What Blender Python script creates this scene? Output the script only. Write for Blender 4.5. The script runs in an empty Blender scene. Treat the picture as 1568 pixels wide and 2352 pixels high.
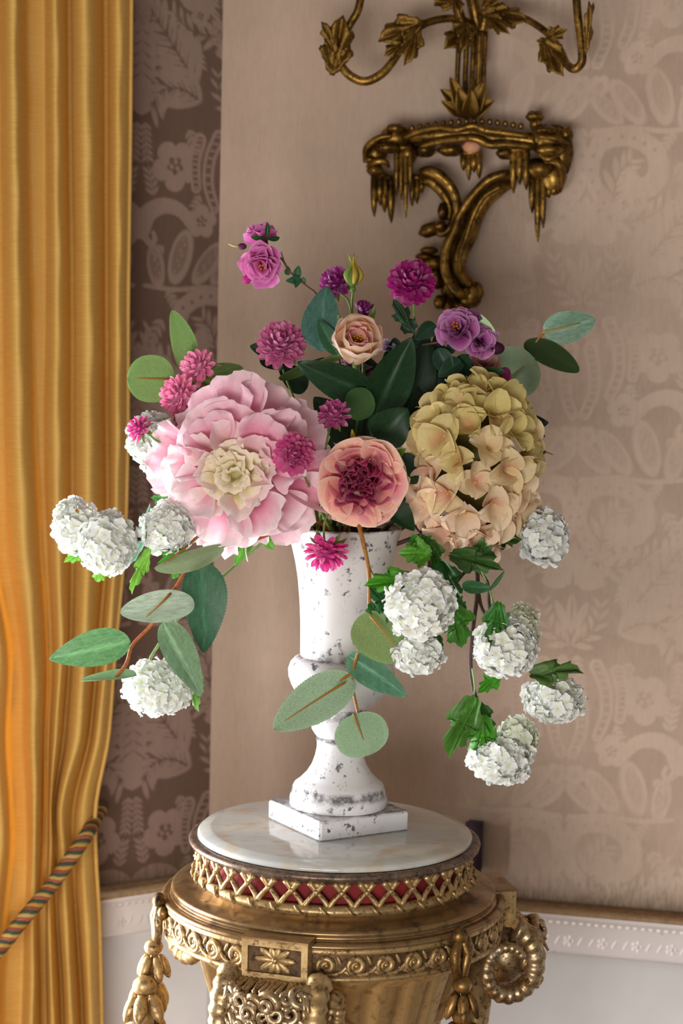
import bpy, math, random
import numpy as np
from mathutils import Vector, Matrix

# ------------------------------------------------------------------ camera
FPX, CX, CY = 4800.0, 784.0, 1176.0          # focal length in pixels of the 1568 x 2352 frame
CAM = Vector((0.0, 0.0, 1.79))
scn = bpy.context.scene
COL = scn.collection
R_ = math.radians
cam_rot = Matrix.Rotation(R_(84.0), 3, 'X') @ Matrix.Rotation(R_(1.35), 3, 'Z')
cd = bpy.data.cameras.new('camera'); cam = bpy.data.objects.new('camera', cd); COL.objects.link(cam)
cam.matrix_world = Matrix.Translation(CAM) @ cam_rot.to_4x4()
cd.sensor_fit = 'HORIZONTAL'; cd.sensor_width = 24.0; cd.lens = 24.0 * FPX / 1568.0
cd.clip_start = 0.05; cd.clip_end = 60
cd.dof.use_dof = True; cd.dof.focus_distance = 2.74; cd.dof.aperture_fstop = 4.5
scn.camera = cam
scn.view_settings.view_transform = 'Standard'
scn.view_settings.look = 'None'
scn.view_settings.gamma = 1.0
scn.view_settings.use_curve_mapping = False
scn.view_settings.exposure = -0.16

# ------------------------------------------------------------------ world and lights
wd = bpy.data.worlds.new('room_ambience'); scn.world = wd; wd.use_nodes = True
bg = wd.node_tree.nodes['Background']
bg.inputs['Color'].default_value = (0.80, 0.77, 0.74, 1); bg.inputs['Strength'].default_value = 0.36

def area(name, loc, target, sx, sy, power, color):
    l = bpy.data.lights.new(name, 'AREA'); l.shape = 'RECTANGLE'; l.size = sx; l.size_y = sy
    l.energy = power; l.color = color
    o = bpy.data.objects.new(name, l); COL.objects.link(o); o.location = loc
    o.rotation_euler = (Vector(target) - Vector(loc)).to_track_quat('-Z', 'Y').to_euler()
    return o
# daylight of the window in the bay, left of the frame (the curtain hangs on its right jamb)
area('window_daylight', (-1.20, 2.965, 0.92), (-1.20 + .53, 2.965 - .848, 0.90), 1.10, 1.15, 104, (0.92, 0.96, 1.0))
# soft front fill added behind the camera, for an unseen window of the bay
area('front_fill', (-0.9, -1.3, 0.85), (0.1, 2.9, 0.85), 2.4, 1.1, 128, (1.0, 0.97, 0.93))

# ------------------------------------------------------------------ pixel to world
def ray(px, py):
    return cam_rot @ Vector(((px - CX) / FPX, -(py - CY) / FPX, -1.0))
def P(px, py, Y):
    d = ray(px, py); return CAM + d * (Y / d.y)
def onplane(px, py, p0, n):
    d = ray(px, py); return CAM + d * ((p0 - CAM).dot(n) / d.dot(n))
Y0 = 2.83                                     # distance of the pedestal's axis
PX = Y0 / FPX                                 # metres per pixel there

# ------------------------------------------------------------------ helpers
def S(r, g, b):
    f = lambda c: ((c / 255.0 + 0.055) / 1.055) ** 2.4 if c > 10 else c / 255.0 / 12.92
    return (f(r), f(g), f(b))
def lerp(a, b, t): return tuple(x + (y - x) * t for x, y in zip(a, b))
def spl(pts, n):
    pts = [Vector(p) for p in pts]
    if len(pts) < 3: return [pts[0].lerp(pts[-1], i / n) for i in range(n + 1)]
    q = [pts[0] * 2 - pts[1]] + pts + [pts[-1] * 2 - pts[-2]]; out = []
    m = len(pts) - 1
    for i in range(n + 1):
        t = i / n * m; k = min(int(t), m - 1); t -= k
        a, b, c, d = q[k:k + 4]
        out.append(0.5 * ((2 * b) + (c - a) * t + (2 * a - 5 * b + 4 * c - d) * t * t + (3 * b - a - 3 * c + d) * t ** 3))
    return out
def spl1(vals, n): return [v.x for v in spl([(v, 0, 0) for v in vals], n)]

class MB:
    def __init__(s): s.v, s.f, s.c = [], [], []
    def grid(s, fn, nu, nv, wrap=False):
        o = len(s.v); cols = nv if wrap else nv + 1
        for i in range(nu + 1):
            for j in range(cols):
                p, c = fn(i / nu, j / nv); s.v.append(tuple(p)); s.c.append(c)
        for i in range(nu):
            for j in range(nv):
                a = o + i * cols + j; b = o + i * cols + (j + 1) % cols
                s.f.append((a, b, b + cols, a + cols))
        return s
    def tube(s, pts, rad, n=8, col=(1, 1, 1), mod=None):
        pts = [Vector(p) for p in pts]; m = len(pts)
        if not hasattr(rad, '__len__'): rad = [rad] * m
        elif len(rad) != m: rad = spl1(rad, m - 1)
        o = len(s.v); t0 = (pts[1] - pts[0]).normalized()
        up = Vector((0, 0, 1)) if abs(t0.z) < 0.9 else Vector((1, 0, 0))
        nrm = (up - t0 * up.dot(t0)).normalized()
        for i in range(m):
            t = (pts[min(i + 1, m - 1)] - pts[max(i - 1, 0)])
            t = t.normalized() if t.length > 1e-9 else t0
            nrm = nrm - t * nrm.dot(t)
            nrm = nrm.normalized() if nrm.length > 1e-6 else t.orthogonal().normalized()
            b = t.cross(nrm)
            for j in range(n):
                a = 2 * math.pi * j / n; r = rad[i] * (mod(i, j) if mod else 1)
                s.v.append(tuple(pts[i] + (nrm * math.cos(a) + b * math.sin(a)) * r)); s.c.append(col)
        for i in range(m - 1):
            for j in range(n):
                a = o + i * n + j; b = o + i * n + (j + 1) % n
                s.f.append((a, b, b + n, a + n))
        s.f.append(tuple(range(o + n - 1, o - 1, -1))); s.f.append(tuple(range(o + (m - 1) * n, o + m * n)))
        return s
    def lathe(s, prof, n=96, mod=None, close=False):
        o = len(s.v); m = len(prof)
        for i, (r, z) in enumerate(prof):
            for j in range(n):
                a = 2 * math.pi * j / n; rr = r * (mod(a, i, m) if mod else 1)
                s.v.append((rr * math.sin(a), -rr * math.cos(a), z)); s.c.append((1, 1, 1))
        for i in range(m - 1):
            for j in range(n):
                a = o + i * n + j; b = o + i * n + (j + 1) % n
                s.f.append((a, b, b + n, a + n))
        if close:
            s.f.append(tuple(range(o + n - 1, o - 1, -1))); s.f.append(tuple(range(o + (m - 1) * n, o + m * n)))
        return s
    def blob(s, c, r, R=None, nu=8, nv=10, col=(1, 1, 1), fn=None):
        o = len(s.v); c = Vector(c); R = R or Matrix.Identity(3)
        for i in range(nu + 1):
            th = math.pi * i / nu
            for j in range(nv):
                ph = 2 * math.pi * j / nv
                k = fn(th, ph) if fn else 1
                p = Vector((r[0] * math.sin(th) * math.cos(ph) * k, r[1] * math.sin(th) * math.sin(ph) * k, r[2] * math.cos(th) * k))
                s.v.append(tuple(c + R @ p)); s.c.append(col)
        for i in range(nu):
            for j in range(nv):
                a = o + i * nv + j; b = o + i * nv + (j + 1) % nv
                s.f.append((a, a + nv, b + nv, b))
        return s
    def prism(s, poly, d0, d1, fn):
        """polygon (list of 2d) extruded from d0 to d1, mapped by fn(x, y, d)"""
        o = len(s.v); n = len(poly)
        for d in (d0, d1):
            for x, y in poly: s.v.append(tuple(fn(x, y, d))); s.c.append((1, 1, 1))
        for i in range(n):
            j = (i + 1) % n; s.f.append((o + i, o + j, o + n + j, o + n + i))
        s.f.append(tuple(range(o + n - 1, o - 1, -1))); s.f.append(tuple(range(o + n, o + 2 * n)))
        return s
    def box(s, a, b, fn=lambda x, y, z: (x, y, z)):
        return s.prism([(a[0], a[1]), (b[0], a[1]), (b[0], b[1]), (a[0], b[1])], a[2], b[2], fn)
    def mesh(s, name, smooth=True):
        me = bpy.data.meshes.new(name); me.from_pydata(s.v, [], s.f); me.update()
        at = me.color_attributes.new('Col', 'FLOAT_COLOR', 'POINT')
        arr = np.ones((len(s.v), 4), np.float32); arr[:, :3] = np.array([c[:3] for c in s.c], np.float32).reshape(-1, 3)
        at.data.foreach_set('color', arr.ravel())
        me.polygons.foreach_set('use_smooth', np.full(len(me.polygons), smooth))
        return me

WORLD = {}
def put(name, mesh, mat, parent=None, world=None, color=None, kind=None):
    """mesh is an MB or a shared bpy mesh; world is the wanted world matrix"""
    if isinstance(mesh, MB): mesh = mesh.mesh(name)
    if mat is not None and not mesh.materials: mesh.materials.append(mat)
    o = bpy.data.objects.new(name, mesh); COL.objects.link(o)
    world = world if world is not None else (WORLD[parent.name] if parent else Matrix.Identity(4))
    WORLD[o.name] = world
    if parent:
        o.parent = parent; o.matrix_basis = WORLD[parent.name].inverted() @ world
    else: o.matrix_basis = world
    if color is not None: o.color = (*color, 1.0)
    if kind: o['kind'] = kind
    return o
def thing(name, label, cat, loc, group=None, rot=None):
    o = bpy.data.objects.new(name, None); COL.objects.link(o); o.empty_display_size = 0.02
    w = Matrix.Translation(Vector(loc)) @ (rot.to_4x4() if rot else Matrix.Identity(4))
    o.matrix_basis = w; WORLD[o.name] = w
    o['label'] = label; o['category'] = cat
    if group: o['group'] = group
    return o
def wput(name, mb, mat, parent, color=None, kind=None):
    """MB with world coordinates, stored relative to its parent"""
    inv = WORLD[parent.name].inverted()
    mb.v = [tuple(inv @ Vector(p)) for p in mb.v]
    return put(name, mb, mat, parent, None, color, kind)
def sput(name, mb, mat, kind='structure'):
    return put(name, mb, mat, None, None, None, kind)
def basis(x, y, z, loc):
    m = Matrix.Identity(4)
    for i, a in enumerate((x, y, z)):
        for k in range(3): m[k][i] = a[k]
    for k in range(3): m[k][3] = loc[k]
    return m

# ------------------------------------------------------------------ materials
class N:
    def __init__(s, name):
        s.m = bpy.data.materials.new(name); s.m.use_nodes = True; s.t = s.m.node_tree
        s.b = s.t.nodes['Principled BSDF']; s.o = s.t.nodes['Material Output']
    def n(s, typ, **kw):
        x = s.t.nodes.new(typ)
        for k, v in kw.items():
            if k.startswith('i_'): x.inputs[k[2:]].default_value = v
            else: setattr(x, k, v)
        return x
    def l(s, a, b): s.t.links.new(a, b)
    def coord(s, scale=(1, 1, 1), kind='Object'):
        tc = s.n('ShaderNodeTexCoord'); mp = s.n('ShaderNodeMapping'); mp.inputs['Scale'].default_value = scale
        s.l(tc.outputs[kind], mp.inputs['Vector']); return mp.outputs['Vector']
    def noise(s, vec, scale, detail=4, rough=0.55):
        x = s.n('ShaderNodeTexNoise'); x.inputs['Scale'].default_value = scale
        x.inputs['Detail'].default_value = detail; x.inputs['Roughness'].default_value = rough
        s.l(vec, x.inputs['Vector']); return x.outputs['Fac']
    def ramp(s, fac, stops):
        x = s.n('ShaderNodeValToRGB'); e = x.color_ramp.elements
        while len(e) < len(stops): e.new(0.5)
        for i, (p, c) in enumerate(stops):
            e[i].position = p; e[i].color = (*c, 1) if len(c) == 3 else c
        s.l(fac, x.inputs['Fac']); return x.outputs['Color']
    def mix(s, fac, a, b, blend='MIX'):
        x = s.n('ShaderNodeMix', data_type='RGBA', blend_type=blend)
        for val, idx in ((fac, 0), (a, 6), (b, 7)):
            if hasattr(val, 'links') or hasattr(val, 'is_linked'): s.l(val, x.inputs[idx])
            elif isinstance(val, (int, float)): x.inputs[idx].default_value = val
            else: x.inputs[idx].default_value = (*val, 1)
        return x.outputs[2]
    def math(s, op, a, b=0.0):
        x = s.n('ShaderNodeMath', operation=op)
        for val, idx in ((a, 0), (b, 1)):
            if hasattr(val, 'is_linked'): s.l(val, x.inputs[idx])
            else: x.inputs[idx].default_value = val
        return x.outputs[0]
    def attr(s, name='Col'):
        x = s.n('ShaderNodeVertexColor'); x.layer_name = name; return x.outputs['Color']
    def bump(s, h, strength, dist=0.001):
        x = s.n('ShaderNodeBump'); x.inputs['Strength'].default_value = strength; x.inputs['Distance'].default_value = dist
        s.l(h, x.inputs['Height']); s.l(x.outputs['Normal'], s.b.inputs['Normal'])
    def set(s, rough=0.5, metal=0.0, spec=0.5, color=None):
        s.b.inputs['Roughness'].default_value = rough; s.b.inputs['Metallic'].default_value = metal
        s.b.inputs['Specular IOR Level'].default_value = spec
        if color is not None:
            if hasattr(color, 'is_linked'): s.l(color, s.b.inputs['Base Color'])
            else: s.b.inputs['Base Color'].default_value = (*color, 1)
        return s
    def translucent(s, color, fac):
        t = s.n('ShaderNodeBsdfTranslucent'); s.l(color, t.inputs['Color'])
        mx = s.n('ShaderNodeMixShader'); mx.inputs[0].default_value = fac
        s.l(s.b.outputs[0], mx.inputs[1]); s.l(t.outputs[0], mx.inputs[2]); s.l(mx.outputs[0], s.o.inputs['Surface'])

def mat_cloth_plant(name, rough, spec, trans, speck=0.0, scale=300, bump=0.0):
    m = N(name); oi = m.n('ShaderNodeObjectInfo')
    c = m.mix(1.0, m.attr(), oi.outputs['Color'], 'MULTIPLY')
    v = m.coord(); nz = m.noise(v, scale, 3, 0.6)
    if speck:
        c = m.mix(1.0, c, m.ramp(nz, [(0.35, (1 - speck,) * 3), (0.65, (1 + speck * 0.6,) * 3)]), 'MULTIPLY')
    m.set(rough, 0, spec, c); m.translucent(c, trans)
    if bump: m.bump(nz, bump, 0.0008)
    return m.m
PETAL = mat_cloth_plant('fabric_petal', 0.62, 0.18, 0.30, 0.05, 9)
WHITEP = mat_cloth_plant('white_petal', 0.6, 0.2, 0.25)
LEAF = mat_cloth_plant('glossy_leaf', 0.44, 0.30, 0.12, 0.22, 9, 0.10)
FELT = mat_cloth_plant('felted_leaf', 0.75, 0.15, 0.15, 0.30, 46, 0.2)
STEM = mat_cloth_plant('stem', 0.5, 0.3, 0.0, 0.25, 200, 0.2)

def mat_gilt(name, base, dark, hi, metal=0.75, rough=0.38, wear=0.5, scale=26):
    m = N(name); v = m.coord(); a = m.noise(v, scale, 6, 0.65); b = m.noise(v, scale * 5, 4, 0.6)
    c = m.ramp(a, [(0.30, dark), (0.30 + 0.22 * wear, base), (0.72, hi)])
    c = m.mix(m.ramp(b, [(0.52, (0, 0, 0)), (0.70, (1, 1, 1))]), c, dark)
    m.set(rough, metal, 0.5, c)
    m.l(m.ramp(b, [(0.3, (rough - 0.08,) * 3), (0.8, (rough + 0.25,) * 3)]), m.b.inputs['Roughness'])
    m.bump(b, 0.25, 0.001); return m.m
GILT = mat_gilt('worn_gilding', S(176, 144, 96), S(80, 56, 34), S(210, 180, 130), .7, .42)
GILTP = mat_gilt('smooth_gilding', S(184, 150, 98), S(140, 104, 60), S(206, 174, 122), .6, .45, .3, 12)
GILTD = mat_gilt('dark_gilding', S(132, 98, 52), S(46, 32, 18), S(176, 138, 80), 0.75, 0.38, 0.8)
BOLE = mat_gilt('bole_brown_gilding', S(136, 106, 70), S(92, 68, 48), S(166, 136, 94), 0.7, 0.30, 0.5, 7)
RIMM = mat_gilt('worn_dark_rim', S(104, 84, 72), S(52, 42, 40), S(150, 124, 100), .45, .36, .7, 40)
LITG = mat_gilt('lit_gilding', S(170, 140, 96), S(70, 52, 38), S(210, 190, 160), 0.8, 0.32, 0.6, 40)  # paler copy of the gilding, with the window's light put into its colour

# ------------------------------------------------------------------ room
AL, AR = R_(32.0), R_(12.5)
K = P(497, 900, 3.5)                                           # the corner
dL = Vector((-math.cos(AL), -math.sin(AL), 0)); nL = Vector((math.sin(AL), -math.cos(AL), 0))
dR = Vector((math.cos(AR), -math.sin(AR), 0)); nR = Vector((-math.sin(AR), -math.cos(AR), 0))
K0 = Vector((K.x, K.y, 0))
def onR(px, py, off=0.0): return onplane(px, py, K + nR * off, nR)
def onL(px, py, off=0.0): return onplane(px, py, K + nL * off, nL)
def sR(p): return (p - K).dot(dR)
def sL(p): return (p - K).dot(dL)
RAILZ = onR(1190, 2063, 0).z                                   # back edge of the dado ledge

# ---- damask print, drawn in a tile of 530 x 790 picture pixels mirrored about its axis
def sstep(d, e): 
    t = np.clip(0.5 - d / (2 * e), 0, 1); return t * t * (3 - 2 * t)
def damask(u, v):
    u = np.abs((u + 265) % 530 - 265); v = v % 790
    m = np.zeros_like(u); E = 2.2
    def ell(cu, cv, a, b, rot):
        c, s = math.cos(R_(rot)), math.sin(R_(rot)); best = None
        for dv in (-790, 0, 790):
            x = (u - cu) * c + (v - cv - dv) * s; y = -(u - cu) * s + (v - cv - dv) * c
            d = (np.sqrt((x / a) ** 2 + (y / b) ** 2) - 1) * min(a, b)
            best = d if best is None else np.minimum(best, d)
        return best
    def add(d): 
        nonlocal m; m = np.maximum(m, sstep(d, E))
    def cut(d, k=1.0):
        nonlocal m; m = m * (1 - k * sstep(d, E))
    def flower(cu, cv, r, n, ph):
        du, dv = u - cu, (v - cv + 395) % 790 - 395
        a = np.arctan2(dv, du); q = np.sqrt(du ** 2 + dv ** 2)
        add(q - r * (0.70 + 0.30 * np.abs(np.cos(n * (a - ph) / 2)) ** 0.6))
        cut(q - r * (0.20 + 0.16 * np.abs(np.cos(n * (a - ph) / 2)))); 
        for k in range(3):
            t = ph + k * 2.1; add(np.hypot(du - r * .15 * math.cos(t), dv - r * .15 * math.sin(t)) - r * .09)
    def stroke(pts, r0, r1, op=add):
        pts = [np.array((p[0], p[1], 0.0)) for p in pts]; q = spl(pts, 14); best = None
        for i in range(14):
            a, b = q[i], q[i + 1]; r = r0 + (r1 - r0) * (i / 13)
            ab = (b.x - a.x, b.y - a.y); L2 = ab[0] ** 2 + ab[1] ** 2 + 1e-9
            for dv in (-790, 0, 790):
                du, dw = u - a.x, v - a.y - dv
                t = np.clip((du * ab[0] + dw * ab[1]) / L2, 0, 1)
                d = np.hypot(du - t * ab[0], dw - t * ab[1]) - r
                best = d if best is None else np.minimum(best, d)
        op(best)
    def acanthus(pts, size, n=5, side=(1, -1)):
        q = spl([(p[0], p[1], 0) for p in pts], n)
        for i in range(n + 1):
            a = q[min(i, n - 1)]; b = q[min(i, n - 1) + 1]; t = math.degrees(math.atan2(b.y - a.y, b.x - a.x))
            k = size * (1 - 0.45 * i / n)
            for sd in side:
                w = math.radians(t + sd * 48)
                add(ell(q[i].x + math.cos(w) * k * .55, q[i].y + math.sin(w) * k * .55, k * .72, k * .20, t + sd * 40))
        for i in range(n):
            for sd in side:
                t = math.degrees(math.atan2(q[i + 1].y - q[i].y, q[i + 1].x - q[i].x)); k = size * (1 - .45 * i / n)
                w = math.radians(t + sd * 44)
                stroke([(q[i].x, q[i].y), (q[i].x + math.cos(w) * k * .5, q[i].y + math.sin(w) * k * .5)], 1.2, .6, cut)
        stroke([(p[0], p[1]) for p in pts], 2.4, 1.0, cut)
    # acanthus fans
    acanthus([(130, 700), (170, 650), (215, 590), (250, 545)], 74, 6)
    acanthus([(120, 745), (165, 725), (215, 735), (238, 775)], 62, 5)
    acanthus([(250, 610), (240, 560), (232, 500)], 50, 4, (1,))
    # big flower, ladders, small flower
    flower(176, 112, 60, 5, 0.3); flower(104, 238, 40, 5, 0.9); flower(22, 300, 26, 5, 0.2)
    for pts in ([(62, 40), (84, 90), (88, 150), (70, 205)], [(22, 100), (32, 150), (32, 200), (14, 250)], [(112, 50), (124, 100), (120, 160)]):
        stroke(pts, 17, 13); stroke(pts, 8, 6, cut)
        for q in spl([(p[0], p[1], 0) for p in pts], 9): add(ell(q.x, q.y, 9, 2.6, 0))
    # scrolls and paisleys
    stroke([(128, 250), (160, 215), (205, 205), (245, 225), (262, 260)], 13, 24); stroke([(262, 262), (240, 292), (226, 285), (230, 268)], 9, 5)
    for cu, cv, a, b, rt in ((85, 335, 62, 25, 52), (158, 322, 66, 29, 74), (40, 352, 48, 20, 40), (222, 345, 52, 22, 100)):
        add(ell(cu, cv, a, b, rt)); cut(ell(cu + 2, cv - 4, a * .72, b * .62, rt), .55)
        for k in range(7):
            w = math.radians(rt); t = (k - 3) / 3 * a * .58
            add(ell(cu + math.cos(w) * t + 4 * (-1) ** k, cv - 4 + math.sin(w) * t, 5, 3, rt))
    stroke([(20, 402), (90, 392), (170, 398), (250, 390)], 7, 5)
    # big C scroll with leafy inside
    stroke([(40, 560), (10, 500), (24, 430), (90, 412), (150, 440), (160, 500), (120, 530), (92, 510)], 16, 26)
    for k in range(11):
        q_ = spl([(40, 560, 0), (10, 500, 0), (24, 430, 0), (90, 412, 0), (150, 440, 0)], 10)[k]; cut(np.hypot(u - q_.x, (v - q_.y + 395) % 790 - 395) - 4)
    acanthus([(60, 560), (70, 500), (96, 466)], 44, 4); flower(116, 556, 26, 4, .4)
    acanthus([(40, 590), (95, 600), (150, 585), (185, 555)], 42, 5)
    def sprig(cu, cv, rot, n, sz):
        w = R_(rot); stroke([(cu, cv), (cu + math.cos(w) * n * sz * .8, cv + math.sin(w) * n * sz * .8)], 2.5, 1.5)
        for k in range(n):
            for sd in (1, -1):
                x = cu + math.cos(w) * k * sz * .8; y = cv + math.sin(w) * k * sz * .8; z = w + sd * .8
                add(ell(x + math.cos(z) * sz * .55, y + math.sin(z) * sz * .55, sz * .58, sz * .22, math.degrees(z)))
    for a_ in ((205, 470, 60, 5, 22), (232, 180, -80, 4, 20), (140, 30, 110, 4, 18), (14, 20, 80, 5, 17), (190, 400, 120, 4, 16), (60, 620, -60, 4, 18), (250, 690, 110, 4, 22), (118, 640, 100, 3, 17), (12, 395, 70, 4, 17), (205, 300, 40, 3, 15), (255, 20, 95, 6, 18), (110, 180, 60, 3, 14)): sprig(*a_)
    add(ell(262, 655, 34, 84, 0)); add(ell(262, 745, 24, 40, 0)); cut(ell(262, 650, 2.5, 60, 0))
    for k in range(5): sprig(262, 590 + 26 * k, 130, 1, 40); cut(ell(248, 610 + 24 * k, 14, 1.8, -35))
    # crown on the axis
    for k in range(5):
        w = R_(-90 + k * 20); add(ell(math.cos(w) * 46 * (.3 + .17 * k), 650 + math.sin(w) * 56, 50 - 5 * k, 13, -90 + k * 20))
   
    add(ell(0, 712, 12, 46, 0)); add(ell(22, 716, 10, 36, 25)); cut(ell(0, 700, 3, 26, 0)); cut(ell(0, 640, 4, 24, 0))
    acanthus([(10, 780), (40, 760), (62, 725), (66, 690)], 34, 4)
    return m

PXW = 3.38 / FPX                                               # metres per pixel on the wall
def wall_grid(d, n, s0, s1, z0, z1, step, axis_s, vz, sflip):
    """finely divided wall face whose colour attribute holds the printed motif"""
    ns = int((s1 - s0) / step); nz = int((z1 - z0) / step)
    ss = np.linspace(s0, s1, ns + 1); zz = np.linspace(z0, z1, nz + 1)
    SS, ZZ = np.meshgrid(ss, zz)
    mot = damask((SS - axis_s) / PXW * sflip, (vz - ZZ) / PXW)
    v = np.empty((SS.size, 3), np.float32)
    v[:, 0] = K0.x + d.x * SS.ravel(); v[:, 1] = K0.y + d.y * SS.ravel(); v[:, 2] = ZZ.ravel()
    i = np.arange(nz)[:, None] * (ns + 1) + np.arange(ns)[None, :]
    q = np.stack([i, i + 1, i + ns + 2, i + ns + 1], -1).reshape(-1, 4)
    return v, q, mot.ravel().astype(np.float32)
def make_wall(name, d, n, s0, s1, z0, z1, step, axis_s, vz, sflip, far, mat):
    v, q, mot = wall_grid(d, n, s0, s1, z0, z1, step, axis_s, vz, sflip)
    base = len(v)
    ex = [(s1, 0), (far, 0), (far, 2.9), (s1, 2.9), (s0, z1), (s1, z1), (s0, 2.9), (s0, 0), (s1, z0), (s0, z0)]
    exv = np.array([(K0.x + d.x * s, K0.y + d.y * s, z) for s, z in ex], np.float32)
    faces = [tuple(a) for a in q.tolist()] + [(base, base + 1, base + 2, base + 3), (base + 4, base + 5, base + 3, base + 6), (base + 7, base, base + 8, base + 9)]
    me = bpy.data.meshes.new(name); me.from_pydata(np.vstack([v, exv]).tolist(), [], faces); me.update()
    at = me.color_attributes.new('Col', 'FLOAT_COLOR', 'POINT')
    c = np.ones((len(v) + len(exv), 4), np.float32); c[:len(v), 0] = mot; c[len(v):, 0] = 0.5
    at.data.foreach_set('color', c.ravel()); me.materials.append(mat)
    o = bpy.data.objects.new(name, me); COL.objects.link(o); o['kind'] = 'structure'; WORLD[o.name] = Matrix.Identity(4)
    return o

def wallpaper(name, ground, motif, fade_from, stain_shade):
    """faded damask paper: the print wears off towards fade_from, damp stains and, on the left wall, painted shade along the dado"""
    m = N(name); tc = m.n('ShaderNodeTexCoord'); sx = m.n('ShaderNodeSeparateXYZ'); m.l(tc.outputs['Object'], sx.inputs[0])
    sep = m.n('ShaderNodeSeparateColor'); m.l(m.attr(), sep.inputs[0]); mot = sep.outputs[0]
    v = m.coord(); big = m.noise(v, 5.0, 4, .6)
    streak = m.noise(m.coord((60, 60, 11)), 3.0, 5, .65); weave = m.noise(m.coord((420, 420, 60)), 2.0, 2, .5)
    if fade_from is not None:
        f = m.n('ShaderNodeMapRange'); f.inputs['From Min'].default_value = fade_from[0]; f.inputs['From Max'].default_value = fade_from[1]
        f.inputs['To Min'].default_value = 0.04; f.inputs['To Max'].default_value = 1.0; m.l(sx.outputs[0], f.inputs[0])
        fac = m.math('MULTIPLY', mot, f.outputs[0])
        fac = m.math('ADD', fac, m.math('MULTIPLY', m.math('SUBTRACT', 1.0, f.outputs[0]), 0.62))
        fac = m.mix(m.ramp(m.noise(m.coord((1, 1, 1.3)), 7, 3), [(.35, (0, 0, 0)), (.62, (.75, .75, .75))]), fac, (.55, .55, .55))
    else: fac = mot
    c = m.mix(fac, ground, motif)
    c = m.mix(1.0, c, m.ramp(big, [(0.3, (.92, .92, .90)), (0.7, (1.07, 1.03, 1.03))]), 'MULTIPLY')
    c = m.mix(1.0, c, m.ramp(streak, [(0.25, (.93, .93, .93)), (0.75, (1.07, 1.07, 1.06))]), 'MULTIPLY')
    c = m.mix(0.5, c, m.ramp(weave, [(0.3, (.94,) * 3), (0.7, (1.06,) * 3)]), 'MULTIPLY')
    # damp stains (right wall) and painted shade (left wall) just above the ledge
    st = m.n('ShaderNodeMapRange'); st.inputs['From Min'].default_value = RAILZ + stain_shade; st.inputs['From Max'].default_value = RAILZ
    m.l(m.math('ADD', sx.outputs[2], m.math('MULTIPLY', m.math('SUBTRACT', streak, 0.5), 0.05)), st.inputs[0])
    c = m.mix(m.math('MULTIPLY', m.math('POWER', st.outputs[0], 1.5), 0.75), c, S(92, 70, 44))
    m.set(0.72, 0, 0.25, c)
    h = m.math('ADD', m.math('MULTIPLY', mot, 0.3), m.math('ADD', streak, m.math('MULTIPLY', weave, .3)))
    m.bump(h, 0.16, 0.0012); return m.m
axR = sR(onR(1330, 900)); vzR = onR(1330, 700).z
axL = sL(onL(545, 900)); vzL = onL(400, 268).z
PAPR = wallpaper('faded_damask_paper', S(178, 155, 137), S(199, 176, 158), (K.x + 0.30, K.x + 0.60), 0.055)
PAPL = wallpaper('shaded_damask_paper', S(108, 85, 74), S(150, 126, 115), None, 0.06)  # same paper in darker colours: the left wall's shade is painted in
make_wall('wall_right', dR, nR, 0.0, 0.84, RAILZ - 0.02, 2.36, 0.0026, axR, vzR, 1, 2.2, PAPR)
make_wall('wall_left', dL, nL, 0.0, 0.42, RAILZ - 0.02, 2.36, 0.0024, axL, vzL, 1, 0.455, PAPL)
fm = N('floorboards'); fm.set(0.5, 0, .4, fm.ramp(fm.noise(fm.coord((3, 40, 1)), 2.0), [(0.3, S(92, 66, 44)), (0.7, S(128, 96, 66))]))
sput('floor', MB().box((-2.6, -0.6, -0.05), (2.4, 4.3, 0.0)), fm.m)

ce = N('ceiling_plaster'); ce.set(.8, 0, .2, S(150, 140, 130)); sput('ceiling', MB().box((-2.6, .9, 2.75), (2.4, 4.3, 2.8)), ce.m)

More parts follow.
